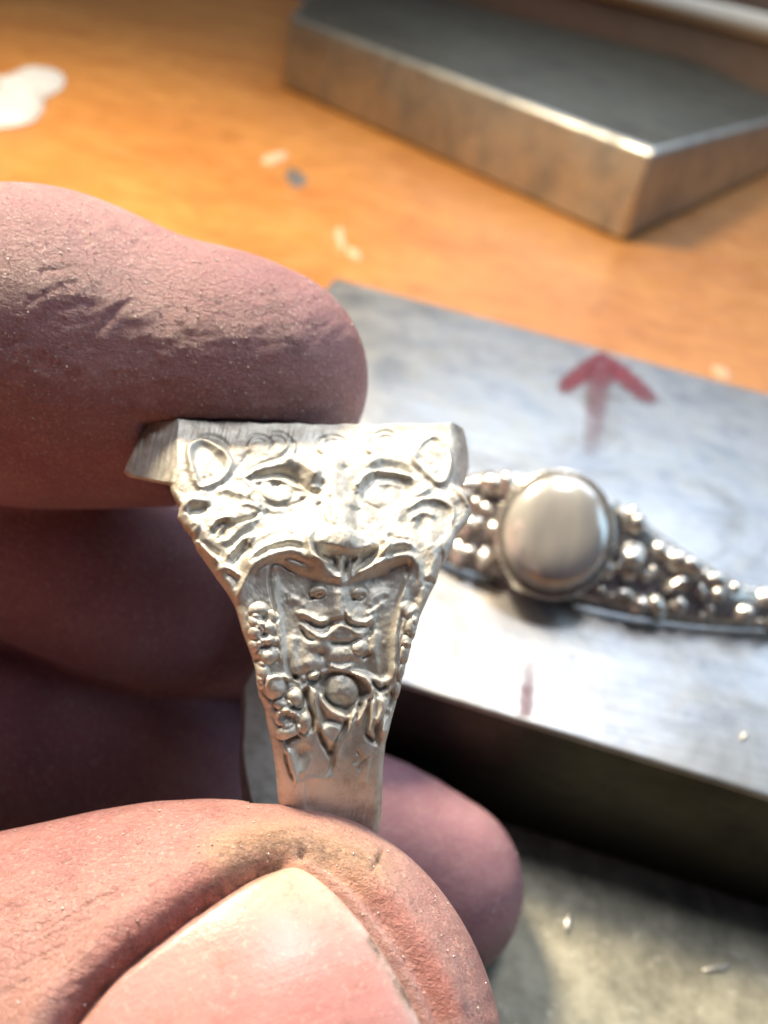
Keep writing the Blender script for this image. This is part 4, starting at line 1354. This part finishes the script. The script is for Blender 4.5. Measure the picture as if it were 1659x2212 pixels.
Rt.stroke([(640, 1835), (690, 1842), (740, 1862)], 16, -0.3)
for pts, w, hh in (([(790, 1900), (815, 1865), (830, 1835)], 4, -.2), ([(560, 1830), (520, 1822), (480, 1832)], 4, -.16), ([(700, 1800), (650, 1798), (600, 1810)], 4, -.1),
                   ([(880, 1960), (930, 2030), (975, 2110)], 5, -.1), ([(905, 1930), (960, 2000), (1010, 2090)], 5, -.08)):
    Rt.stroke(pts, w, hh)
rs = np.random.default_rng(5)
for _ in range(120):
    x0, y0 = rs.uniform(-60, 420), rs.uniform(1760, 2200); L = rs.uniform(40, 150); a = -0.52 + rs.normal(0, .10)
    Rt.stroke([(x0, y0), (x0 + L * .5 * math.cos(a), y0 + L * .5 * math.sin(a) + rs.normal(0, 4)), (x0 + L * math.cos(a), y0 + L * math.sin(a))], rs.uniform(2.5, 4.5), -rs.uniform(.03, .10))
for _ in range(60):
    x0, y0 = rs.uniform(650, 1060), rs.uniform(1800, 2210); L = rs.uniform(20, 60); a = 0.95 + rs.normal(0, .35)
    Rt.stroke([(x0, y0), (x0 + L * .5 * math.cos(a), y0 + L * .5 * math.sin(a)), (x0 + L * math.cos(a), y0 + L * math.sin(a))], rs.uniform(2.5, 4), -rs.uniform(.02, .06))
Q = np.stack([X / 60, Y / 60, X * 0], 1)
Rt.h += 0.06 * fbm(Q, 3, 8)
disp[m] += Rt.h
# colour notes of the skin itself: grime in the fold, redness round the nail, callus
gl, _ = seg_dist(X, Y, catmull([(600, 1858), (545, 1885), (470, 1930), (390, 1992), (300, 2062), (220, 2140), (170, 2215)]))
gr, _ = seg_dist(X, Y, catmull([(770, 1895), (850, 1975), (915, 2075), (965, 2190)]))
gt, _ = seg_dist(X, Y, catmull([(500, 1850), (560, 1822), (640, 1818), (720, 1838), (790, 1870)]))
tn = tone[m]
tn[:, 0] = np.clip(0.9 * np.exp(-(gl / 22) ** 2) + 0.6 * np.exp(-(gt / 24) ** 2) + 0.9 * np.exp(-((X - 815) ** 2 / 120 + (Y - 1850) ** 2 / 420)), 0, 1)
tn[:, 1] = np.clip(0.75 * np.exp(-(gl / 48) ** 2) + 0.42 * np.exp(-(gr / 20) ** 2), 0, 0.85)
tn[:, 2] = np.clip(0.7 * np.exp(-(gt / 60) ** 2), 0, 1)
tone[m] = tn
m = is_index
g1, _ = seg_dist(PXh[m], PYh[m], np.array([(590, 640), (625, 735), (640, 750)]))
tn = tone[m]; tn[:, 0] = 0.35 * np.exp(-(g1 / 22) ** 2); tone[m] = tn
fin = (~is_thumb) & (~is_index)
disp[fin] += 0.03 * fbm(VH[fin] / 1.6, 3, 12)
VH = VH + NH * (disp * front)[:, None]

hand_me = bpy.data.meshes.new('hand')
W = c2w(VH).astype(np.float32)
tr = np.array(tris, np.int32).reshape(-1, 3)
hand_me.vertices.add(len(W)); hand_me.vertices.foreach_set('co', W.ravel())
nl = len(quads) * 4 + len(tr) * 3
hand_me.loops.add(nl); hand_me.loops.foreach_set('vertex_index', np.concatenate([quads.ravel(), tr.ravel()]).astype(np.int32))
hand_me.polygons.add(len(quads) + len(tr))
hand_me.polygons.foreach_set('loop_start', np.concatenate([np.arange(len(quads)) * 4, len(quads) * 4 + np.arange(len(tr)) * 3]).astype(np.int32))
hand_me.update(calc_edges=True); hand_me.validate()
bmh = bmesh.new(); bmh.from_mesh(hand_me); bmesh.ops.recalc_face_normals(bmh, faces=bmh.faces); bmh.to_mesh(hand_me); bmh.free()
ca = hand_me.color_attributes.new('tone', 'FLOAT_COLOR', 'POINT'); ca.data.foreach_set('color', tone.ravel())
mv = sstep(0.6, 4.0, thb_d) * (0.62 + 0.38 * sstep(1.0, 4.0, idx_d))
fa = hand_me.attributes.new('mauve_shade', 'FLOAT', 'POINT'); fa.data.foreach_set('value', mv.astype(np.float32))
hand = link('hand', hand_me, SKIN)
tag(hand, 'bare hand with dusty fingers pinching the carved silver ring', 'hand')

# nail plate, laid on the thumb
gxn = np.arange(60, 1000, 7.0); gyn = np.arange(1830, 2600, 7.0)
GX, GY = np.meshgrid(gxn, gyn)
dirs = np.stack([(GX - CX) / F, (GY - CY) / F, np.ones(GX.shape)], -1).reshape(-1, 3)
un = dirs / np.linalg.norm(dirs, axis=1)[:, None]
tdist = np.full(len(un), 20.0)
for _ in range(60):
    tdist += 0.8 * tube_sdf(un * tdist[:, None], *THB, flat=thumb_flat, k=1.34)
hitp = un * tdist[:, None]
e_ = 0.05
gn = np.stack([tube_sdf(hitp + np.eye(3)[k] * e_, *THB, flat=thumb_flat, k=1.34) - tube_sdf(hitp - np.eye(3)[k] * e_, *THB, flat=thumb_flat, k=1.34) for k in range(3)], 1)
gn /= np.linalg.norm(gn, axis=1)[:, None] + 1e-9
sdn = sdf_poly(GX.ravel(), GY.ravel(), nailp)
ax_d = np.array([0.94, -0.34])
across = (GX.ravel() - 520) * ax_d[1] * -1 + (GY.ravel() - 2160) * ax_d[0]
along = (GX.ravel() - 520) * ax_d[0] + (GY.ravel() - 2160) * ax_d[1]
lift = -0.10 - 0.75 * sstep(-26, 8, sdn) + 0.10 * sstep(-120, -20, -sdn) * 0 + 0.002 * np.sin(across / 9.0 + 0.6 * np.sin(along / 90)) + 0.006 * np.sin(across / 31.0 + 2)
VN = hitp + gn * lift[:, None]
keep = (sdn < 12)
qn = grid_quads(len(gyn), len(gxn)); qn = qn[keep[qn].all(1)]
used, invn = np.unique(qn, return_inverse=True)
nail_me = np_mesh('nail', c2w(VN[used]), invn.reshape(qn.shape))
fe, _ = seg_dist(GX.ravel(), GY.ravel(), catmull([(700, 1890), (785, 1965), (850, 2055), (905, 2150), (945, 2250), (960, 2360)]))
le, _ = seg_dist(GX.ravel(), GY.ravel(), catmull([(600, 1862), (520, 1900), (430, 1960), (330, 2036), (240, 2115), (160, 2215)]))
gp, _ = seg_dist(GX.ravel(), GY.ravel(), np.array([(800, 2030), (850, 2100), (890, 2170)]))
nt_ = np.zeros((len(used), 4), np.float32); nt_[:, 3] = 1
nt_[:, 0] = (0.75 * np.exp(-(fe / 42) ** 4))[used]
nt_[:, 1] = np.clip(0.9 * np.exp(-(gp / 12) ** 2) + 0.85 * np.exp(-(le / 18) ** 2) + 0.35 * np.exp(-(fe / 14) ** 2), 0, 1)[used]
nt_[:, 2] = (0.75 * np.exp(-(((GX.ravel() - 650) / 150) ** 2 + ((GY.ravel() - 1890) / 90) ** 2)))[used]
ca = nail_me.color_attributes.new('tone', 'FLOAT_COLOR', 'POINT'); ca.data.foreach_set('color', nt_.ravel())
uvl = nail_me.uv_layers.new(name='nail')
uvv = np.stack([along / 400, across / 400], 1)[used]
li = np.zeros(len(nail_me.loops), np.int32); nail_me.loops.foreach_get('vertex_index', li)
uvl.data.foreach_set('uv', uvv[li].astype(np.float32).ravel())
bmh = bmesh.new(); bmh.from_mesh(nail_me); bmesh.ops.recalc_face_normals(bmh, faces=bmh.faces); bmh.to_mesh(nail_me); bmh.free()
link('thumb_nail', nail_me, NAIL, hand)

# ------------------------------------------------------------------ silver dust clinging to the skin
DUST = plain('silver_dust', (0.97, 0.95, 0.93), 0.25, 0.08, 0.0)
rs = np.random.default_rng(11)
PXh = CX + F * VH[:, 0] / VH[:, 2]; PYh = CY + F * VH[:, 1] / VH[:, 2]
NH2 = vnormals(VH, quads)
facing = -(NH2 * (VH / np.linalg.norm(VH, axis=1)[:, None])).sum(1)
okv = (PXh > -60) & (PXh < 1200) & (PYh > 360) & (PYh < 2300) & (facing > 0.15) & isn
wgt = np.where(is_thumb, 0.55 + 2.2 * np.exp(-(((PXh - 640) / 260) ** 2 + ((PYh - 1850) / 120) ** 2)), 2.6) * okv
if True:
    sdt = sdf_poly(PXh, PYh, nailp); wgt = np.where(is_thumb & (sdt < -10), 0, wgt)
pk = rs.choice(len(VH), 12000, p=wgt / wgt.sum())
base_t = np.array([(0, 0, 0.9), (0.9, 0, -0.4), (-0.5, 0.8, -0.4), (-0.5, -0.8, -0.4)])
dv = []; df = []
ft = np.array([(0, 1, 2), (0, 2, 3), (0, 3, 1), (1, 3, 2)])
for i, v_ in enumerate(pk):
    R_ = np.linalg.qr(rs.normal(size=(3, 3)))[0]
    sz = 0.026 + 0.10 * rs.random() ** 4
    sc = np.array([1, rs.uniform(.5, 1), rs.uniform(.3, .8)]) * sz
    dv.append(VH[v_] + NH2[v_] * sz * 0.55 + rs.normal(0, .05, 3) * 0 + (base_t * sc) @ R_.T)
    df.append(ft + 4 * i)
dust = link('silver_dust', np_mesh('silver_dust', c2w(np.concatenate(dv)), np.concatenate(df)), DUST, smooth=False)
tag(dust, 'fine glittering silver filings dusting the fingers and thumb', 'dust', kind='stuff')
